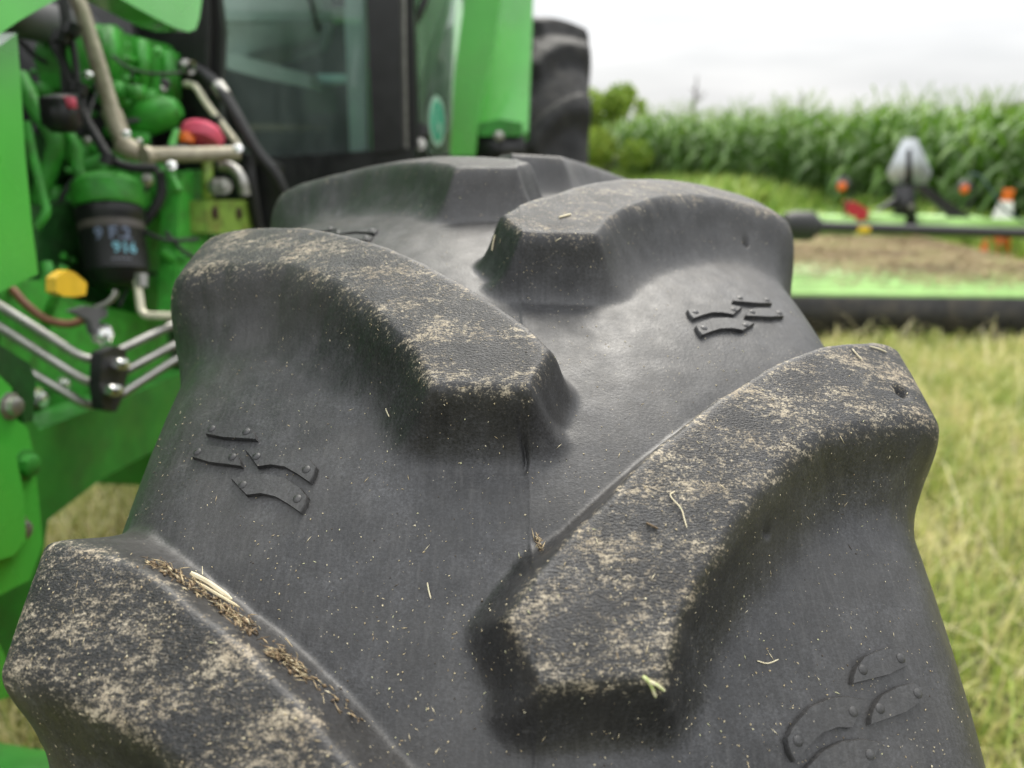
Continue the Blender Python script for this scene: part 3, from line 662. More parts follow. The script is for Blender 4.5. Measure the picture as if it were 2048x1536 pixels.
bolt_head('hinge_bolt', W(838, 288, 1.92), -FWD, .012, STEEL, T)
lathe('rubber_stop', W(842, 262, 1.93), -FWD, [(-.02, 0), (-.02, .022), (.01, .020), (.012, 0)], BLACKR, T, 14)
LXD = .455
DOOR = (TL(.455, YF, 1.2), EL*math.cos(.17)-ER*math.sin(.17)); DN = DOOR[1]; DR = np.cross(EZ, DN); DR = DR if np.dot(DR, ER) > 0 else -DR
tbox('inner_fender', (.335, .44), (1.52, 2.74), (.76, 1.75), GREEN, T, .03)
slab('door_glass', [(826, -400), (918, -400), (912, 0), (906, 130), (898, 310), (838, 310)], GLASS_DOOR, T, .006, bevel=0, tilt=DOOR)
stc = hit(873, 243, tilt=DOOR); TEAL = simple('teal_print', (.03, .45, .27), .4, var=.15, scale=40); PALE = simple('pale_green_print', (.55, .80, .66), .4, var=.05, scale=40)
SR = .066*1.05
stk = lathe('round_sticker', stc+DN*.002, DN, [(0, 0), (0, SR), (.0008, SR), (.0008, 0)], PALE, T, 36)
lathe('sticker_field', stc+DN*.0032, DN, [(0, 0), (0, SR*.80), (.0004, SR*.80), (.0004, 0)], TEAL, stk, 36)
bm = bmesh.new()
for q in ([(-.30, .55), (-.12, .62), (.02, -.05), (.30, -.30), (.42, -.12), (.10, -.52), (-.14, -.30)], [(-.10, -.58), (.12, -.62), (.05, -.50), (-.05, -.48)]):
    prism(bm, [stc+DN*.0040 + DR*(x*SR) + EZ*(y*SR) for x, y in q], DN*.0004)
bm_obj('sticker_mark', bm, PALE, stk, smooth=False)
tbox('cab_roof', (-.78, .55), (1.30, 2.95), (2.14, 2.30), GREEN, T, .04)
# cab interior seen through the screen
tbox('cab_floor', (-.75, .44), (YF+.1, 2.9), (.72, .76), SEAT, T)
tbox('cab_rear_wall', (-.75, .44), (2.75, 2.8), (.76, 1.9), SEAT, T)
tbox('cab_far_side', (-.76, -.72), (YF+.05, 2.75), (.76, 1.9), SEAT, T)
bm = bmesh.new(); dc = W(545, 30, 2.10)
bmesh.ops.create_icosphere(bm, subdivisions=4, radius=1.0)
for v in bm.verts:
    q = v.co.copy(); q.z = max(q.z, -.55); v.co = Vector(dc + EL*q.x*.17 + ER*q.y*.16 + EZ*(q.z*.20 + .05*q.x) )
bm_obj('instrument_console', bm, DASH, T)
slab('console_face', [(560, 30), (640, -30), (664, 40), (650, 100), (590, 120)], simple('mid_grey_plastic', (.17, .20, .19), .5), T, .03, bevel=.01, ly=YF+.30)
slab('wiper', [(600, -60), (606, -60), (640, 60), (634, 62)], BLACK, T, .008, bevel=.001, ly=YF-.012)
slab('console_shelf', [(430, 96), (520, 122), (620, 150), (620, 176), (520, 156), (430, 130)], DASH, T, .10, bevel=.01, ly=YF+.14)
swc = W(560, 30, 2.05); bm = bmesh.new()
sa = (UP*.85 - FWD*.5); su, sv_ = frame_from(sa)
tube_into(bm, [Vector(swc) + (su*math.cos(t) + sv_*math.sin(t))*.19 for t in np.linspace(0, 2*math.pi, 40)], .013, 8)
for t in (0, 2.1, 4.2): tube_into(bm, [Vector(swc)+(su*math.cos(t)+sv_*math.sin(t))*.19, Vector(swc)], .011, 8)
bm_obj('steering_wheel', bm, DASH, T)
tbox('seat_cushion', (-.26, .24), (2.1, 2.55), (1.02, 1.14), SEAT, T, .04)
tbox('seat_back', (-.25, .23), (2.5, 2.64), (1.12, 1.75), SEAT, T, .05)
tbox('cyan_reflection_strip', (.16, .32), (YF+.22, YF+.26), (1.36, 1.385), simple('pale_cyan_reflection', (.45, .70, .66), .3, var=.1, scale=20), T, .01)  # solid pale strip added for the cyan light reflected in the screen
tube('control_lever', [TL(.20, YF+.35, .95), TL(.235, YF+.32, 1.20)], .012, TRIM, T)
slab('floor_mat_straw', [(500, 248), (650, 250), (650, 262), (500, 262)], simple('dusty_mat', (.12, .10, .06), .9), T, .02, bevel=.003, ly=YF+.4)
# rear fender, step and hydraulic box
FTILT = (TL(0, 1.66, 1.20), (-ER*math.cos(.5)+EZ*math.sin(.5)))
fe = slab('fender_front', [(948, -400), (1072, -400), (1066, 0), (1056, 262), (1040, 272), (968, 272), (956, 240), (950, 100)], GREEN, T, .05, bevel=.010, seg=3, tilt=FTILT)
slab('fender_edge', [(944, -400), (1010, -400), (1002, 0), (986, 100), (962, 200), (950, 312), (900, 312), (908, 150), (928, 0)], GREEN, T, .03, bevel=.010, seg=3, ly=1.60)
slab('fender_flange', [(958, 246), (1000, 238), (1044, 246), (1044, 272), (958, 272)], GREEN_DARK, T, .05, bevel=.008, ly=1.62)
slab('black_box', [(950, 268), (1048, 268), (1048, 330), (950, 330)], BLACK, T, .05, bevel=.008, ly=1.63)
bolt_head('bolt', hit(998, 272, ly=1.60), -ER, .010, STEEL, T)
tbox('cab_side_below_door', (.30, .455), (1.5, 2.6), (.60, 1.16), BLACKM, T)
# rear tyre
RC = TL(.735, 2.66, .82)
fr_axes = (EL, ER)
bt, bl, _, _ = build_tyre('rear', 'rear_tyre', 'rear_tread_bar', half_axis(.006, .27, .02), np.linspace(0, 2*math.pi, 300)[:-1], 0.855/.55, RC, RUBBER_REAR, T, extra=False, dustk=.12, squash=.77, clampz=.004, fr=fr_axes)
tbox('transmission', (-.22, .22), (.9, 2.7), (.45, .95), GREEN_DARK, T, .03)
lathe('rear_axle', TL(-.7, 2.66, .82), EL, [(0, 0), (0, .12), (1.4, .12), (1.4, .2), (1.45, .2), (1.45, 0)], GREEN_DARK, T, 24)
lathe('rear_rim', TL(.56, 2.66, .82), EL, [(0, .44), (.02, .47), (.05, .44), (.2, .42), (.34, .44), (.37, .47), (.38, .44), (.3, .40), (.2, .38), (.15, .2), (.15, 0)], RIMY, T, 40)


# ------------------------------------------------------------------ grass, weeds
def blade_mesh(name, P, H, wid, lean, ang, mat, bend=.5, col=None):
    n = len(P); d = np.stack([np.cos(ang), np.sin(ang), 0*ang], -1); sx = np.stack([-np.sin(ang), np.cos(ang), 0*ang], -1)
    z = np.array([0, 0, 1.0]); V = []
    for t, wk in ((0, 1.0), (.45, .8), (.8, .45)):
        c = P + z*(H*t)[:, None]*(1-.25*t*lean[:, None]) + d*(lean*H*t**1.8)[:, None]
        V += [c - sx*(wid*wk)[:, None], c + sx*(wid*wk)[:, None]]
    V.append(P + z*(H*(1-.35*lean))[:, None] + d*(lean*H)[:, None])
    V = np.stack(V, 1).reshape(-1, 3); b = (np.arange(n)*7)[:, None]
    F = np.concatenate([b+np.array([0, 1, 3]), b+np.array([0, 3, 2]), b+np.array([2, 3, 5]), b+np.array([2, 5, 4]), b+np.array([4, 5, 6])], 0)
    me = from_arrays(name, V, F)
    if col is not None:
        q = me.attributes.new('tint', 'FLOAT', 'POINT'); q.data.foreach_set('value', np.repeat(col, 7).astype(np.float32))
    return me
def leaf_material(name, stops, rough=.5, trans=.35):
    m = NT(name); c = m.ramp(m.attr('tint'), stops)
    m.set(Base_Color=c, Roughness=rough, Specular_IOR_Level=.4)
    t = m.n('ShaderNodeBsdfTranslucent'); m.l(c, t.inputs[0]); ms = m.n('ShaderNodeMixShader'); ms.inputs[0].default_value = trans
    m.l(m.b.outputs[0], ms.inputs[1]); m.l(t.outputs[0], ms.inputs[2]); m.l(ms.outputs[0], m.o.inputs[0]); return m.m
GRASS = leaf_material('meadow_grass', [(0, (.17, .27, .035)), (.35, (.29, .38, .07)), (.6, (.52, .52, .17)), (.8, (.72, .63, .31)), (1, (.80, .72, .46))])
def scatter(n, x0, x1, y0, y1):
    return np.stack([rng.uniform(x0, x1, n), rng.uniform(y0, y1, n), np.zeros(n)], -1)
def meadow(name, P, h0, h1, wd, label):
    n = len(P); cl = vnoise(P, 2.6, 21)*.5+.5; cl2 = vnoise(P, 7, 22)*.5+.5
    H = rng.uniform(h0, h1, n)*(.6+.8*cl2); tint = np.clip(.22+.62*cl+rng.normal(0, .22, n), 0, 1)
    me = blade_mesh(name, P, H, rng.uniform(.6, 1.3, n)*wd, rng.uniform(.1, 1.0, n), rng.uniform(0, 2*math.pi, n), GRASS, col=tint)
    return tag(new_obj(name, me, GRASS), label, 'grass', kind='stuff')
meadow('meadow_grass', np.concatenate([scatter(52000, .10, 3.0, -.9, 3.7), scatter(14000, 3.0, 4.8, 1.0, 3.7), scatter(26000, -1.6, -.15, -.9, 2.2)]), .04, .14, .0028, 'short yellow-green meadow grass around the tractor')
meadow('far_meadow_grass', np.concatenate([scatter(45000, .3, 10, 3.6, 12), scatter(20000, -2, 12, 12, 24)]), .05, .15, .006, 'taller green grass between the mower and the corn')
PL = np.concatenate([scatter(1500, .25, 3.2, -.4, 3.6), scatter(120, -1.4, -.3, .2, 1.8)]); nl = len(PL)
me = blade_mesh('long_straw_blades', PL, rng.uniform(.14, .34, nl), rng.uniform(.0012, .0030, nl), rng.uniform(.5, 1.5, nl), rng.uniform(0, 6.28, nl), GRASS, col=np.clip(rng.normal(.72, .2, nl), 0, 1))
tag(new_obj('long_straw_blades', me, GRASS), 'long pale grass stems leaning out of the short meadow', 'grass', kind='stuff')
# weeds in front of the corn
def corn_line(t):                                    # t 0..1 from right to left along the front row
    a = hit(2150, 360, z=0)[:2]*0 + (W(2200, 300, 8.4)[:2]); b = W(1205, 300, 21.0)[:2]; return a*(1-t) + b*t
cdir = corn_line(1)-corn_line(0); clen = np.linalg.norm(cdir); cdir = cdir/clen; cnor = np.array([cdir[1], -cdir[0]]); 
if cnor[1] < 0: cnor = -cnor
WEED = leaf_material('weed_leaves', [(0, (.12, .24, .03)), (.5, (.24, .38, .06)), (1, (.40, .48, .13))])
t_ = rng.uniform(-.05, 1.03, 5200); off = -rng.gamma(1.4, .55, 5200)
PW = np.concatenate([corn_line(0)[None] + cdir[None]*(t_*clen)[:, None] + cnor[None]*off[:, None], np.zeros((5200, 1))], 1)
cl = vnoise(PW, .5, 31)*.5+.5
me = blade_mesh('weeds', PW, (.15+.6*cl)*rng.uniform(.6, 1.1, 5200), rng.uniform(.015, .05, 5200), rng.uniform(.1, .9, 5200), rng.uniform(0, 6.28, 5200), WEED, col=np.clip(.2+.6*cl+rng.normal(0, .2, 5200), 0, 1))
tag(new_obj('weeds', me, WEED), 'pale green weeds and tall grass along the edge of the corn', 'weeds', kind='stuff')
# ------------------------------------------------------------------ corn
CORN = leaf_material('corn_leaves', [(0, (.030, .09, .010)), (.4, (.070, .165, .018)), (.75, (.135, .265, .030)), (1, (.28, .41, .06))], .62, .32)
def corn_plant(seed, h=1.78):
    r = np.random.default_rng(seed); V = []; F = []; TI = []
    def quadstrip(c, wv, tint):
        b = len(V)
        for p, q in zip(c, wv): V.append(p-q); V.append(p+q)
        for i in range(len(c)-1): F.append((b+2*i, b+2*i+1, b+2*i+3, b+2*i+2))
        TI.extend([tint]*(2*len(c)))
    for k in range(2):
        d = np.array([math.cos(k*1.57), math.sin(k*1.57), 0])
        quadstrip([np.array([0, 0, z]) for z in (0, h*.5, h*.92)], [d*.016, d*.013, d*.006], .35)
    n = 11; az = r.uniform(0, 6.28)
    for i in range(n):
        z0 = h*(.10+.78*i/n); L = .55+.45*math.sin(math.pi*(i+1)/(n+1)); a = az + i*math.pi + r.normal(0, .35); up = .9+.35*(i/n)
        d = np.array([math.cos(a), math.sin(a), 0]); sx = np.array([-d[1], d[0], 0]); c = []; wv = []
        for j in range(5):
            t = j/4; c.append(np.array([0, 0, z0]) + d*L*t*.85 + np.array([0, 0, 1.0])*L*(up*t - (.95+.5*(1-i/n))*t*t)); wv.append(sx*(.054*math.sin(math.pi*(.18+.8*t))**.8))
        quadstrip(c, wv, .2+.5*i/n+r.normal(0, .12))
    for k in range(4):
        a = r.uniform(0, 6.28); d = np.array([math.cos(a), math.sin(a), 0]); quadstrip([np.array([0, 0, h*.9]), np.array([0, 0, h*1.02])+d*.05, np.array([0, 0, h*1.10])+d*.13], [d*.006]*3, .9)
    return np.array(V), np.array(F), np.clip(np.array(TI), 0, 1)
def corn_mesh(nm, V, F, TI):
    me = from_arrays(nm, V, F); q = me.attributes.new('tint', 'FLOAT', 'POINT'); q.data.foreach_set('value', TI.astype(np.float32)); me.materials.append(CORN)
    me.polygons.foreach_set('use_smooth', np.ones(len(me.polygons), bool)); return me
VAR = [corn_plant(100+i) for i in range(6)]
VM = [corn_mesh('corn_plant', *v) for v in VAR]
spots = []
for row in range(26):
    tt = 0 if row else 0
    x = -4.0
    while x < clen+1.5:
        spots.append((row, corn_line(0) + cdir*(x+rnd.uniform(-.06, .06)) + cnor*(row*.76+rnd.uniform(-.07, .07)))); x += .26 if row < 3 else (.34 if row < 8 else .6)
nfront = 0; VV, FF, TT = [], [], []; base = 0
for row, p in spots:
    sc = rnd.uniform(.86, 1.10)*(1+.004*row); rz = rnd.uniform(0, 6.28)
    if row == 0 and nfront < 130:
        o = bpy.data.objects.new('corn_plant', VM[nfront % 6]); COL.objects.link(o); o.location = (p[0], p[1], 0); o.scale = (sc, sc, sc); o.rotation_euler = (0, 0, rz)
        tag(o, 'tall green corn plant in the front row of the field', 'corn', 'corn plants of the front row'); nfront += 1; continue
    v, f, ti = VAR[rnd.randrange(6)]; c_, s_ = math.cos(rz), math.sin(rz)
    VV.append(np.stack([(v[:, 0]*c_-v[:, 1]*s_)*sc+p[0], (v[:, 0]*s_+v[:, 1]*c_)*sc+p[1], v[:, 2]*sc], -1)); FF.append(f+base); TT.append(np.clip(ti+rnd.uniform(-.12, .12), 0, 1)); base += len(v)
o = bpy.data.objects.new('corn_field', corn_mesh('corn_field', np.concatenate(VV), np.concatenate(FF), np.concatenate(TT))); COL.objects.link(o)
tag(o, 'dense green corn crop standing behind the front row', 'corn field', kind='stuff')
# ------------------------------------------------------------------ bushes and trees at the field's left end
LEAF = leaf_material('tree_leaves', [(0, (.10, .20, .02)), (.5, (.24, .36, .04)), (1, (.44, .52, .09))])
BARK = simple('bark', (.09, .075, .06), .9, var=.3, scale=9)
def tree(name, base, h, crown_r, label, cat, n=2600, leaf=.09, lean=0, zmin=.12, group=None):
    e = empty(name, (base[0], base[1], 0)); tag(e, label, cat, group)
    bm = bmesh.new(); r_ = np.random.default_rng(int(abs(base[0]*100))+3); tips = []
    top = np.array([base[0]+lean, base[1], h*.8]); b0 = np.array([base[0], base[1], 0])
    tube_into(bm, smooth_path([b0, b0*.55+top*.45+r_.normal(0, .08, 3), top], 4), list(np.linspace(h*.022, h*.006, 9)), 7)
    for k in range(11):
        t = r_.uniform(max(.1, zmin), .9); s0 = b0*(1-t)+top*t; a = r_.uniform(0, 6.28); L = crown_r*r_.uniform(.5, 1.0)*(1.15-.6*t)
        e1 = s0 + np.array([math.cos(a)*L, math.sin(a)*L, L*r_.uniform(.3, .9)]); tips.append((e1, L)); tube_into(bm, [s0, (s0+e1)/2+r_.normal(0, .04, 3), e1], [h*.009, h*.006, h*.003], 5)
    tips.append((top, crown_r*.6)); bm_obj('trunk', bm, BARK, e)
    if n:
        C = []
        for k in range(n):
            c, L = tips[r_.integers(len(tips))]; q = r_.normal(0, 1, 3); q /= np.linalg.norm(q); p = c + q*L*.62*r_.uniform(.2, 1)**.6*np.array([1, 1, .9])
            if p[2] > h*zmin*.5: C.append(p)
        C = np.array(C); m_ = len(C); u = r_.normal(0, 1, (m_, 3)); u /= np.linalg.norm(u, axis=1)[:, None]; v = np.cross(u, r_.normal(0, 1, (m_, 3))); v /= np.linalg.norm(v, axis=1)[:, None]; sz = r_.uniform(.6, 1.3, m_)[:, None]*leaf
        V = np.stack([C-u*sz, C+v*sz*.5, C+u*sz, C-v*sz*.5], 1).reshape(-1, 3); me = from_arrays('crown', V, np.arange(m_*4).reshape(-1, 4))
        q = me.attributes.new('tint', 'FLOAT', 'POINT'); q.data.foreach_set('value', np.repeat(np.clip(r_.normal(.45, .25, m_)+.25*vnoise(C, 1.2, 9), 0, 1), 4).astype(np.float32)); new_obj('crown', me, LEAF, e)
    return e
tree('bush', W(1214, 330, 18)[:2], 2.35, 1.05, 'rounded yellow-green bush beside the rear tyre of the tractor', 'bush', 9000, .06, 0, .06)
tree('tree', W(1247, 330, 24)[:2], 3.2, .60, 'small green tree rising behind the bush at the left end of the corn', 'tree', 2600, .06, .1, .4)
tree('tree', W(1196, 330, 28)[:2], 3.2, .5, 'thin green tree top showing above the bush beside the rear tyre', 'tree', 1500, .07, 0, .45)
tree('dead_tree', W(1372, 330, 70)[:2], 8.5, 1.7, 'bare leafless tree faint above the corn near the bush', 'tree', 0, .09, .3, .45)
tree('dead_tree', W(1580, 330, 80)[:2], 7.5, 1.5, 'bare leafless tree faint above the middle of the corn', 'tree', 0, .09, .3, .5)
tree('tree', W(1936, 330, 46)[:2], 4.9, .45, 'lone narrow treetop poking above the corn right of the triangle sign', 'tree', 420, .12, 0, .5)
tree('dead_tree', W(2030, 330, 60)[:2], 9.0, 1.6, 'bare branches above the corn at the right edge of the picture', 'tree', 0, .09, .3, .5)
sh = W(2046, 330, 55); e = empty('shed', (sh[0]+2.2, sh[1], 0)); tag(e, 'dark shed roof just above the corn at the far right', 'shed')
bm = bmesh.new(); box_into(bm, (sh[0]+2.2, sh[1], 1.9), (1, 0, 0), (0, 1, 0), (0, 0, 1), 3.0, 3, 1.9); bm_obj('wall', bm, GREY, e)
bm = bmesh.new(); prism(bm, [(sh[0]-1.2, sh[1]-3.2, 3.8), (sh[0]-.6, sh[1]-3.2, 4.25), (sh[0]+2.2, sh[1]-3.2, 4.6), (sh[0]+5.6, sh[1]-3.2, 3.8)], (0, 6.4, 0)); bm_obj('roof', bm, simple('dark_roof', (.03, .035, .03), .7), e)

#==MOWER==

# ------------------------------------------------------------------ mower parked beside the tractor
mw0 = hit(1800, 640, z=0.0)
M = empty('mower', (mw0[0]+.4, mw0[1]+.9, 0)); tag(M, 'lime green wide rotary mower with clippings on its deck and black rubber skirt', 'mower')
YD = hit(1800, 588, z=.30)[1]; YB = hit(1800, 470, z=.33)[1]
def X(px, Y, py=560): return hit(px, py, Y=Y)[0]
xl, xr = X(1380, YD), X(2330, YD)
def wbox(nm, x, y, z, mat, par, bevel=.006):
    bm = bmesh.new(); box_into(bm, ((x[0]+x[1])/2, (y[0]+y[1])/2, (z[0]+z[1])/2), (1, 0, 0), (0, 1, 0), (0, 0, 1), (x[1]-x[0])/2, (y[1]-y[0])/2, (z[1]-z[0])/2); return bm_obj(nm, bm, mat, par, bevel=bevel)
deck = wbox('deck', (xl, xr), (YD, YB), (.26, .30), LIME, M, .012)
wbox('deck_rim', (xl, xr), (YD-.012, YD+.02), (.26, .308), LIME, M, .006)
SKIRT = simple('dirty_black_rubber', (.020, .019, .018), .7, var=.4, scale=14, dirt=((.10, .08, .05), .4))
wbox('front_band', (xl, xr), (YD-.045, YD-.018), (.05, .285), SKIRT, M, .008)
k = 0; x = xl+.02
while x < xr-.05:                                     # hanging chains along the edge, each its own part
    bm = bmesh.new()
    for j in range(4):
        c = Vector((x, YD-.03, .085-j*.022)); a = (Vector((1, 0, 0)) if j % 2 else Vector((0, 1, 0)))
        tube_into(bm, [c + a*(.009*math.cos(t)) + Vector((0, 0, .017*math.sin(t))) for t in np.linspace(0, 2*math.pi, 9)], .0035, 5, False)
    bm_obj('chain', bm, BLACKM, M); x += .038; k += 1
wbox('gearbox_cover', (X(1738, YB+.1, 440), X(1794, YB+.1, 440)), (YB-.05, YB+.25), (.30, .52), LIME, M, .02)
wbox('wing_housing', (X(1636, YB+.1, 440), X(1700, YB+.1, 440)), (YB-.02, YB+.25), (.30, .50), LIME, M, .02)
wbox('rear_housing', (X(1830, YB+.2, 440), X(1960, YB+.2, 440)), (YB, YB+.4), (.30, .50), LIME, M, .02)
wbox('rear_beam', (X(1560, YB+.3, 440), X(2200, YB+.3, 440)), (YB+.25, YB+.35), (.35, .47), LIME, M, .01)
# drive shaft with its bell guard lying over the deck
ds = YD+.75
pa, pb = hit(1600, 452, Y=ds), hit(2160, 470, Y=ds)
dsh = tube('drive_shaft', [pa, pb], .036, BLACKM, M, 16)
u_ = (pb-pa)/np.linalg.norm(pb-pa)
lathe('bell_guard', pa-u_*.06, u_, [(-.06, .0), (-.06, .085), (0, .105), (.12, .108), (.16, .092), (.175, .066), (.20, .060), (.20, .034)], BLACKR, M, 24)
lathe('warning_band', hit(1712, 456, Y=ds), u_, [(0, .0368), (.09, .0368)], YELLOW, dsh, 16)
# hitch frame
hy = YB+.12
def P_(px, py, Y=hy): return hit(px, py, Y=Y)
bm = bmesh.new(); prism(bm, [P_(1795, 372), P_(1830, 372), P_(1834, 450), P_(1790, 450)], (0, .06, 0)); bm_obj('mast', bm, BLACKM, M, bevel=.006)
bm = bmesh.new(); prism(bm, [P_(1826, 370), P_(1852, 370), P_(1968, 452), P_(1926, 458)], (0, .05, 0)); bm_obj('brace', bm, BLACKM, M, bevel=.005)
bm = bmesh.new(); prism(bm, [P_(1798, 392), P_(1796, 416), P_(1755, 420), P_(1772, 410)], (0, .05, 0)); bm_obj('brace', bm, BLACKM, M, bevel=.005)
bm = bmesh.new(); prism(bm, [P_(1690, 402), P_(1712, 404), P_(1738, 420), P_(1734, 440), P_(1716, 442), P_(1694, 424)], (0, .05, 0)); bm_obj('red_stop', bm, REDM, M, bevel=.008)
lathe('pin', P_(1820, 412), (0, -1, 0), [(0, .026), (.03, .026), (.03, .014), (.04, .012), (.04, 0)], STEEL, M, 14)
tube('hydraulic_hose', smooth_path([P_(1835, 372), P_(1862, 380), P_(1880, 404), P_(1872, 430)]), .009, BLACKR, M)
tube('hydraulic_hose', smooth_path([P_(1935, 350), P_(1958, 352), P_(1985, 385), P_(2010, 420), P_(2060, 450)]), .012, simple('dark_teal_hose', (.03, .07, .07), .5), M)
# lamps on brackets
for px, py, tilt in ((1678, 372, 0), (1922, 378, .25)):
    L = empty('marker_lamp', P_(px, py+30)); L.parent = M; L.matrix_parent_inverse = Matrix.Translation(M.location).inverted()
    bpy.data.objects.remove(L)
    hs = lathe('lamp_housing', P_(px+6, py-6), (0.1, -1, 0), [(-.02, 0), (-.02, .055), (.03, .062), (.035, .058), (.035, 0)], GREY, M, 20)
    lathe('amber_lens', P_(px+2, py)+np.array([0, -.036, 0]), (0.1, -1, 0), [(0, .046), (.012, .044), (.022, .030), (.025, 0)], ORANGE, hs, 18)
    tube('lamp_bracket', smooth_path([P_(px+22, py-14), P_(px+26, py+14), P_(px+10, py+44), P_(px+14, py+70)]), .010, BLACKM, hs)
# triangle sign seen from behind
TR = empty('triangle_sign', P_(1818, 372)); tag(TR, 'grey back of a slow vehicle triangle sign on the mower mast', 'sign')
bm = bmesh.new(); ty = hy+.09
prism(bm, [P_(x, y, ty) for x, y in ((1807, 277), (1834, 277), (1864, 344), (1854, 368), (1784, 368), (1774, 344))], (0, .004, 0)); bm_obj('plate', bm, ALU, TR, bevel=.001)
bm = bmesh.new(); prism(bm, [P_(x, y, ty-.02) for x, y in ((1816, 298), (1823, 298), (1826, 375), (1812, 375))], (0, .018, 0)); bm_obj('bracket', bm, BLACKM, TR, bevel=.002)
# traffic cone behind the mower
cg = hit(1992, 490, Y=YB+.55); cz = 0.0
TC = empty('traffic_cone', (cg[0], cg[1], cz)); tag(TC, 'orange and white traffic cone standing behind the mower', 'traffic cone')
ch_ = hit(1994, 378, Y=YB+.55)[2]
lathe('cone_body', (cg[0], cg[1], cz), (0, 0, 1), [(0, .16), (.03, .15), (ch_*.5, .105), (ch_*.82, .062)], ORANGE, TC, 24)
lathe('white_collar', (cg[0], cg[1], cz), (0, 0, 1), [(ch_*.50, .108), (ch_*.84, .063)], CONEW, TC, 24)
lathe('cone_top', (cg[0], cg[1], cz), (0, 0, 1), [(ch_*.82, .060), (ch_*.93, .048), (ch_*.95, .055), (ch_, .05), (ch_, .03), (ch_*.9, .025)], ORANGE, TC, 24)
wbox('cone_base', (cg[0]-.20, cg[0]+.20), (cg[1]-.20, cg[1]+.20), (0, .03), ORANGE, TC, .01)
# dried clippings heaped on the deck
DRY = leaf_material('dry_clippings', [(0, (.10, .07, .04)), (.4, (.25, .18, .09)), (.75, (.40, .32, .17)), (1, (.34, .42, .14))], .8, .1)
n = 60000; cxs = rng.uniform(X(1560, YD+.3), xr, n); cys = YD + (YB-YD)*rng.beta(2.2, 1.2, n)
dn = (vnoise(np.stack([cxs, cys, 0*cxs], -1), 2.2, 41)*.5+.5); fx = (cxs-X(1600, YD+.3))/(X(2048, YD+.3)-X(1600, YD+.3)); fy = (cys-YD)/(YB-YD)
keep = rng.uniform(0, 1, n) < np.clip(.12+1.0*fy+.75*fx-.22+.5*(dn-.5), 0, 1)
P = np.stack([cxs, cys, .302+.03*rng.uniform(0, 1, n)**2], -1)[keep]; n = len(P); A1 = rng.uniform(0, 6.28, n); Lh = rng.uniform(.012, .045, n); u = np.stack([np.cos(A1), np.sin(A1), rng.normal(0, .18, n)], -1)*Lh[:, None]; v = np.stack([-np.sin(A1), np.cos(A1), rng.normal(0, .3, n)], -1)*rng.uniform(.0025, .006, n)[:, None]
me = from_arrays('clippings', np.stack([P-u, P+v, P+u, P-v], 1).reshape(-1, 3), np.arange(4*n).reshape(-1, 4)); q = me.attributes.new('tint', 'FLOAT', 'POINT'); q.data.foreach_set('value', np.repeat(np.clip(rng.normal(.45, .2, n)+.35*vnoise(P, 3.0, 44), 0, 1), 4).astype(np.float32))
tag(new_obj('deck_clippings', me, DRY), 'dried tan grass clippings lying on the mower deck', 'clippings', kind='stuff')


# ------------------------------------------------------------------ grass bits and straw on the tyre
STRAW = leaf_material('straw', [(0, (.05, .04, .03)), (.3, (.26, .18, .10)), (.6, (.55, .45, .27)), (.85, (.74, .67, .48)), (1, (.40, .52, .14))], .6, .1)
def ribbons(name, items):                               # items: (centre, dir, normal, half length, half width, tint)
    V = []; F = []; TI = []
    for c, d, n, hl, hw, ti in items:
        d = (d - n*d.dot(n)); d = d.normalized() if d.length > 1e-6 else n.orthogonal(); w_ = n.cross(d); b = len(V)
        V += [c-d*hl, c+w_*hw+n*hw*.3, c+d*hl, c-w_*hw+n*hw*.3, c+n*hw*.9, c-n*hw*.5]; TI += [ti]*6
        for t in ((0, 1, 4), (1, 2, 4), (2, 3, 4), (3, 0, 4), (1, 0, 5), (2, 1, 5), (3, 2, 5), (0, 3, 5)): F.append(tuple(b+q for q in t))
    me = from_arrays(name, [tuple(v) for v in V], F); q = me.attributes.new('tint', 'FLOAT', 'POINT'); q.data.foreach_set('value', np.array(TI, np.float32))
    return new_obj(name, me, STRAW, None, False)
def rv(): return Vector((rnd.gauss(0, 1), rnd.gauss(0, 1), rnd.gauss(0, 1)))
it = []
for k in range(5200):
    px, py = rnd.uniform(0, 2048), rnd.uniform(280, 1536); p, n = on_tyre(px, py)
    if p is None: continue
    if rnd.random() > .35 + .9*(float(vnoise(np.array([[p.x, p.y, p.z]]), 18, 51)[0])*.5+.35): continue
    L = abs(rnd.gauss(0, .00026))+.00011 + (rnd.random() < .04)*rnd.uniform(.0004, .0016); dark = rnd.random() < .12
    it.append((p+n*.0001, rv(), n, L*(1.2 if not dark else .9), L*rnd.uniform(.4, .8) if L < .0006 else .00018, rnd.uniform(0, .1) if dark else min(.9, max(.35, rnd.gauss(.68, .14)))))
tag(ribbons('grass_flecks', it), 'tiny pale grass flecks scattered over the front tyre', 'grass flecks', kind='stuff')
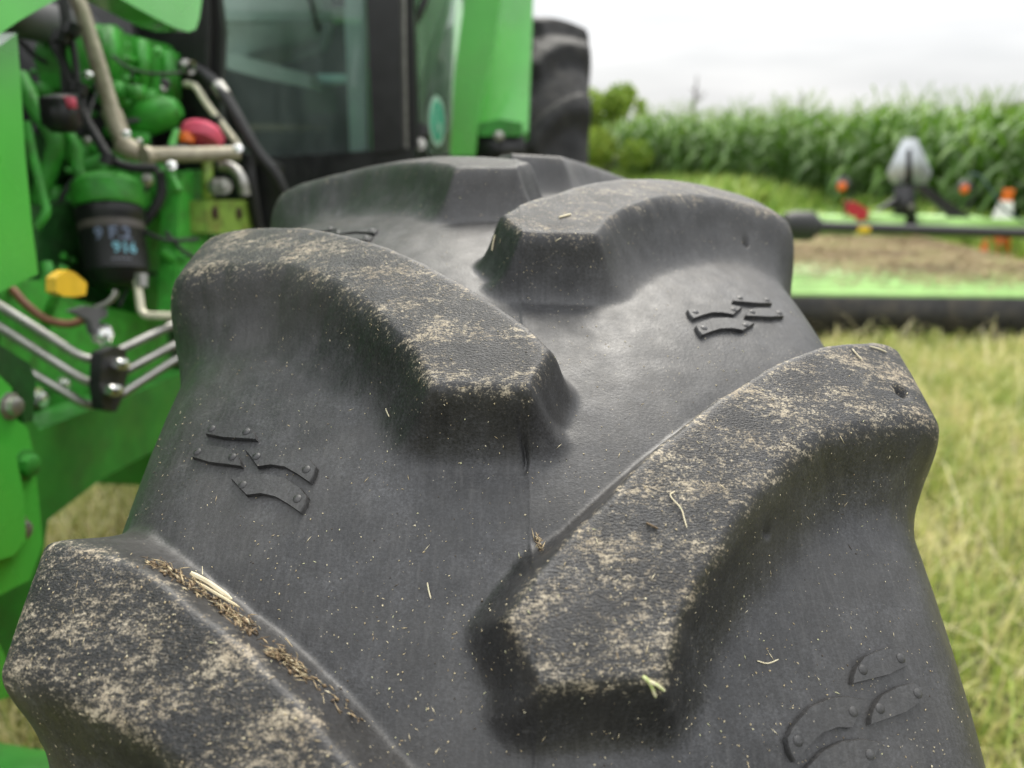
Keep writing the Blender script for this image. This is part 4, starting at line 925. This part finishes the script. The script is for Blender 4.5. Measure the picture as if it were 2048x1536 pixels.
# packed debris behind the nearest left bar
it = []
for path, cnt, spread in (([(300, 1126), (345, 1148), (390, 1180), (435, 1212), (475, 1240), (502, 1268)], 330, 7), ([(535, 1303), (570, 1322), (608, 1356)], 170, 7), ([(290, 1122), (420, 1200), (520, 1288), (640, 1380), (720, 1450)], 100, 9), ([(1070, 1074), (1082, 1096), (1088, 1106)], 26, 3)):
    for k in range(cnt):
        u = rnd.random()*(len(path)-1); i = int(u); f = u-i; x = path[i][0]*(1-f)+path[i+1][0]*f; y = path[i][1]*(1-f)+path[i+1][1]*f
        p, n = on_tyre(x+rnd.gauss(0, spread), y+rnd.gauss(0, spread*.55))
        if p is None: continue
        p0, _ = on_tyre(*path[i]); p1, _ = on_tyre(*path[i+1]); d = (p1-p0).normalized() + rv()*.55
        crumb = rnd.random() < .35; L = rnd.uniform(.0003, .0016) if crumb else rnd.uniform(.001, .0038)
        it.append((p+n*abs(rnd.gauss(0, .0013)), d, (n+rv()*.35).normalized(), L, L*.6 if crumb else rnd.uniform(.00015, .0005), rnd.uniform(0, .3) if crumb else min(.8, max(.05, rnd.gauss(.38, .2)))))
tag(ribbons('packed_debris', it), 'packed soil and chopped straw behind the nearest left tread bar', 'debris', kind='stuff')
def straw(name, pix, wid, lift, tint, label, cat='straw'):
    pts = []
    for x, y in pix:
        p, n = on_tyre(x, y); pts.append(p + n*lift)
    P = smooth_path([np.array(p) for p in pts], 4) if len(pts) > 2 else [np.array(p) for p in pts]
    bm = bmesh.new(); tube_into(bm, P, [wid*.75]+[wid]*(len(P)-2)+[wid*.5], 6)
    o = bm_obj(name, bm, STRAW); me = o.data; q = me.attributes.new('tint', 'FLOAT', 'POINT'); q.data.foreach_set('value', np.clip(tint+rng.normal(0, .05, len(me.vertices)), 0, 1).astype(np.float32))
    return tag(o, label, cat)
straw('straw', [(372, 1158), (412, 1180), (456, 1212)], .0011, .0028, .80, 'broad pale straw lying on the packed debris behind the nearest left bar')
straw('straw', [(388, 1180), (430, 1205), (470, 1228)], .0006, .0030, .72, 'thin tan straw beside the broad straw in the packed debris')
straw('straw', [(393, 1166), (397, 1150)], .00025, .0040, .8, 'short pale stub standing up from the packed debris')
straw('straw', [(560, 1295), (572, 1312)], .0003, .0040, .45, 'brown twig standing out of the smaller debris heap')
straw('straw', [(1348, 984), (1340, 993), (1361, 1018), (1368, 1040), (1373, 1057)], .00028, .0006, .80, 'long kinked pale straw on top of the nearest right tread bar')
straw('straw', [(855, 1166), (858, 1182), (862, 1198)], .00028, .0005, .82, 'short pale straw on bare rubber below the nose of the left bar')
straw('straw', [(773, 817), (776, 826), (780, 834)], .00026, .0005, .85, 'short pale straw on the hollow beside the left bar wall')
straw('straw', [(1513, 1322), (1534, 1327), (1556, 1319)], .00026, .0005, .82, 'curved pale straw on the hollow left of the lower right plates')
straw('straw', [(1703, 699), (1712, 710), (1722, 720)], .00035, .0006, .78, 'small tan straw near the outer end of the nearest right bar')
straw('straw', [(1738, 694), (1756, 699), (1772, 706)], .00040, .0006, .84, 'pale flat straw at the back edge of the nearest right bar')
straw('straw', [(1678, 872), (1686, 886)], .00025, .0006, .75, 'tiny tan straw on the near edge of the right bar')
straw('straw', [(1284, 1352), (1298, 1362), (1310, 1388)], .0007, .0012, .93, 'green seed husk at the near corner of the right bar nose', 'husk')
straw('straw', [(1324, 1376), (1312, 1366), (1296, 1358)], .0006, .0014, .90, 'pale green husk half crossing the seed husk on the right bar nose', 'husk')
straw('straw', [(992, 470), (988, 486), (986, 502)], .0005, .0006, .8, 'pale straw stuck to the left face of the middle right bar nose')
straw('straw', [(1118, 436), (1130, 433), (1142, 430)], .0006, .0006, .8, 'pale flake on top of the middle right bar nose')
straw('straw', [(1110, 482), (1122, 476)], .0004, .0006, .8, 'short pale straw on the front of the middle right bar nose')
straw('twig', [(1292, 1046), (1304, 1052), (1316, 1058)], .0004, .0004, .15, 'dark twig fragment on top of the nearest right bar', 'twig')
